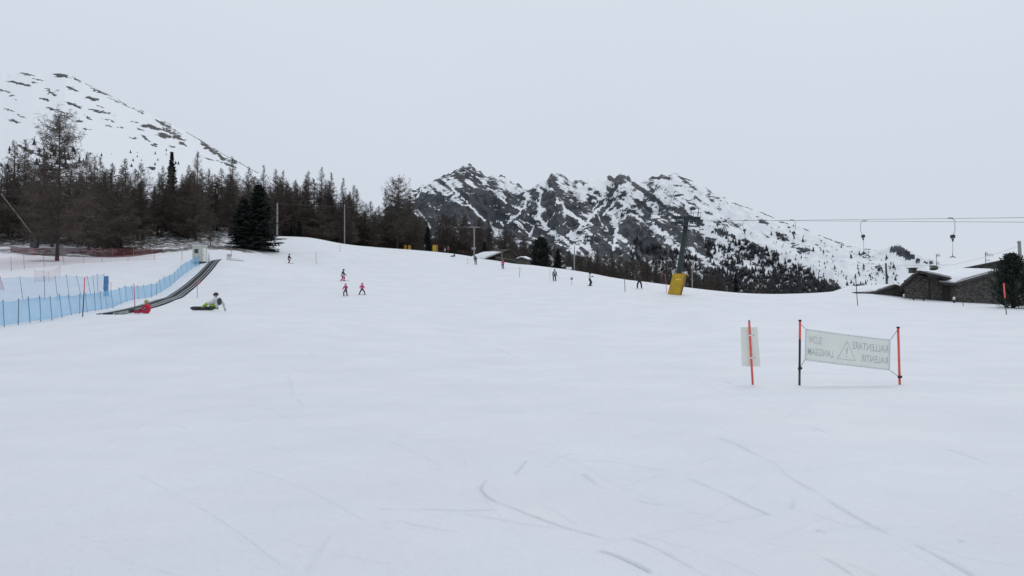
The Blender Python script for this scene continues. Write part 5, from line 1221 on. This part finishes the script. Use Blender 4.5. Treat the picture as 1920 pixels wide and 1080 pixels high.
def board(t, c, ln, wd, along, up, m):
    """snowboard: rounded plank with raised tips"""
    c = Vector(c); al = Vector(along).normalized(); up = Vector(up).normalized(); nx = al.cross(up).normalized(); vs_ = []; n = 12
    for i in range(n + 1):
        s = -1 + 2 * i / n; w = wd / 2 * min(1, math.sqrt(max(.02, 1 - abs(s) ** 7))) * (1 - .12 * (1 - s * s)); lift = .07 * max(0, abs(s) - .78) / .22
        for e in (-1, 1):
            for h in (0, .014): vs_.append(c + al * s * ln / 2 + nx * w * e + up * (lift + h))
    fs = [(0, 1, 3, 2)] + [(i * 4 + a, i * 4 + b, i * 4 + 4 + b, i * 4 + 4 + a) for i in range(n) for a, b in ((0, 1), (1, 3), (3, 2), (2, 0))] + [(n * 4, n * 4 + 2, n * 4 + 3, n * 4 + 1)]
    o = MB().add(vs_, fs).build('snowboard', m, t)
    for s in (-.27, .27): MB().box(c + al * s + up * .03, (.12, .24, .03)).build('binding', M['black'], o)
    return o
def ski_pole(t, J, k, hand, tip, label):
    """held in the hand: a thing of its own"""
    Mx = Matrix.Translation(t.location) @ Matrix.Rotation(t.rotation_euler.z, 4, 'Z') @ Matrix.Scale(k, 4)
    a = Mx @ (J[hand] + (J[hand] - J['el' + hand[-1]]).normalized() * .07 + Vector((0, 0, .05))); b = Mx @ Vector(tip); e = empty('ski_pole', b, 0, label, 'ski pole')
    MB().tube([Vector((0, 0, 0)), a - b], [.009, .013], 6).build('shaft', M['grey_metal'], e)
    q = (a - b) * .06; MB().tube([q, q + (a - b).normalized() * .012], .045, 10).build('basket', M['black'], e); MB().tube([(a - b) * .93, (a - b) * 1.03], .018, 6).build('grip', M['black'], e)
def fix(px, py): p = gpt(px, py); return p
DK = (.018, .02, .028)
person(fix(541, 494), R(-65), 1.72, 'lone skier in dark jacket and dark red trousers high on the piste', DK, (.22, .03, .06), DK, .30, .12, .15, armL=(-.30, .35, .80), armR=(.30, .38, .82))
person(fix(642, 527), R(-60), 1.68, 'skier in navy and white jacket and pink trousers above the two children', (.025, .03, .06), (.45, .05, .15), DK, .38, .16, .26, .10, armL=(-.35, .35, .85), armR=(.35, .32, .85), wedge=.25, hem=(.55, .56, .6), skicol=(.45, .12, .2))
person(fix(648, 555), R(170), 1.22, 'child skier in magenta jacket with pale helmet, left of the two children', (.42, .05, .14), (.02, .022, .035), (.5, .42, .48), .14, .08, .24, .0, wedge=.35, armL=(-.24, .34, 1.02), armR=(.30, .30, .98), gloves=(.3, .05, .1), hs=1.4)
person(fix(679, 553), R(200), 1.22, 'child skier in bright pink jacket and pink helmet, right of the two children', (.60, .06, .18), (.025, .028, .04), (.62, .22, .32), .10, .12, .40, .0, wedge=.5, armL=(-.22, .30, 1.0), armR=(.34, .26, .98), gloves=(.3, .05, .1), hs=1.4)
person(gY(840, 199) , R(180), 1.72, 'person in red jacket and pale helmet standing beside the upright yellow pad', (.28, .04, .05), DK, (.6, .6, .62), .05, .03, .17, armL=(-.35, .1, .9), armR=(.35, .1, .9))
person(gY(796, 206), R(150), 1.75, 'dark figure with pale helmet on the crest left of the upright yellow pad', DK, (.03, .03, .04), (.6, .62, .65), .05, .03, .15)
person(gY(834, 207), R(120), 1.65, 'pale-clad figure half hidden behind the crest next to the red-jacketed person', (.5, .5, .53), DK, (.55, .55, .58), .05, .03, .15)
sitp = dict(pelvis=(0, 0, .16), belly=(0, -.10, .34), chest=(0, -.14, .58), neck=(0, -.10, .74), head=(0, -.06, .84), crown=(0, -.05, .95), shL=(-.19, -.13, .66), elL=(-.30, -.30, .45), wrL=(-.30, -.38, .20), shR=(.19, -.13, .66), elR=(.32, .02, .48), wrR=(.25, .22, .40),
    hiL=(-.10, .02, .13), knL=(-.15, .40, .30), anL=(-.17, .74, .13), toL=(-.17, .80, .26), hiR=(.10, .02, .13), knR=(.15, .40, .30), anR=(.17, .74, .13), toR=(.17, .80, .26))
t, J, k = person(gpt(851, 482), R(75), 1.7, 'dark-clad person sitting on the crest beside the red-jacketed one', DK, DK, DK, pose=sitp, gear=None)
person(fix(892, 496), R(10), 1.75, 'lift rider in dark grey, first to the right of the grey lift post foot', (.05, .055, .065), (.06, .065, .075), DK, .03, .04, .14, armR=(.22, .35, 1.2), armL=(-.3, .1, .9))
person(fix(943, 504), R(15), 1.7, 'lift rider in bright pink jacket below the old hut', (.55, .07, .17), (.02, .022, .045), (.35, .30, .33), .03, .04, .13, armR=(.2, .3, 1.15), armL=(-.3, .1, .9))
t, J, k = person(fix(1040, 527), R(8), 1.78, 'lift rider in grey jacket with black sleeves and hood seen from behind', (.045, .048, .055), (.018, .02, .025), DK, .02, .04, .15, armL=(-.30, .15, .88), armR=(.34, .0, .80), pack=(.36, .37, .39))
ski_pole(t, J, k, 'wrR', (.75, -.1, .35), 'ski pole trailing from the rider in grey and black')
t, J, k = person(fix(1106, 536), R(-75), 1.76, 'snowboarder on the lift in white jacket and black trousers', (.55, .56, .55), (.016, .018, .022), DK, .04, .05, .20, armL=(-.15, .45, 1.25), armR=(.45, .1, 1.2), gear=None)
board(t, (0, 0, .02), 1.55, .27, (1, 0, 0), (0, 0, 1), cloth((.05, .05, .06)))
t, J, k = person(fix(1199, 541), R(-8), 1.80, 'lift rider all in black holding a ski pole, nearest the pylon', (.014, .015, .02), (.014, .015, .02), (.012, .012, .016), .10, .06, .24, armL=(-.32, .25, 1.0), armR=(.38, .1, .95), pack=(.03, .032, .04))
ski_pole(t, J, k, 'wrR', (1.0, .1, .42), 'ski pole slanting down from the rider in black')
# two snowboarders sitting on the snow at left: local +y is where the feet point
sitr = dict(pelvis=(0, 0, .15), belly=(0, -.07, .33), chest=(0, .00, .56), neck=(0, .07, .70), head=(0, .12, .79), crown=(0, .13, .90), shL=(-.19, .0, .63), elL=(-.28, .18, .42), wrL=(-.22, .38, .34), shR=(.19, .0, .63), elR=(.30, .14, .42), wrR=(.24, .36, .32),
    hiL=(-.10, .02, .13), knL=(-.15, .46, .20), anL=(-.18, .90, .12), toL=(-.18, .95, .26), hiR=(.10, .02, .13), knR=(.15, .46, .20), anR=(.18, .90, .12), toR=(.18, .95, .26))
p = gpt(277, 589); t, J, k = person(p, R(82), 1.72, 'snowboarder in red suit and lime helmet sitting with legs stretched to the left', (.46, .012, .045), (.46, .012, .045), (.34, .38, .05), pose=sitr, gear=None)
board(t, (0, 1.06, .22), 1.5, .27, (1, .05, .0), (0, -.9, .35), cloth((.04, .04, .05)))
sitg = dict(pelvis=(0, 0, .17), belly=(0, -.05, .34), chest=(0, -.05, .57), neck=(0, .0, .73), head=(0, .03, .83), crown=(0, .04, .95), shL=(-.20, -.06, .65), elL=(-.33, .10, .46), wrL=(-.24, .30, .44), shR=(.20, -.07, .65), elR=(.32, -.22, .42), wrR=(.30, -.34, .14),
    hiL=(-.10, .02, .15), knL=(-.22, .34, .44), anL=(-.26, .72, .16), toL=(-.27, .84, .20), hiR=(.10, .02, .15), knR=(.24, .22, .46), anR=(.28, .62, .16), toR=(.29, .76, .20))
p = gpt(405, 583); t, J, k = person(p, R(76), 1.80, 'snowboarder in white jacket and lime green trousers sitting propped on an arm beside the carpet', (.60, .61, .62), (.26, .42, .04), (.05, .05, .06), pose=sitg, gear=None, head_turn=R(-70), gloves=(.5, .5, .52), pack=(.04, .045, .05))
board(t, (-.34, .55, .13), 1.55, .28, (-.05, 1, 0), (-.86, .0, .5), cloth((.03, .03, .035)))
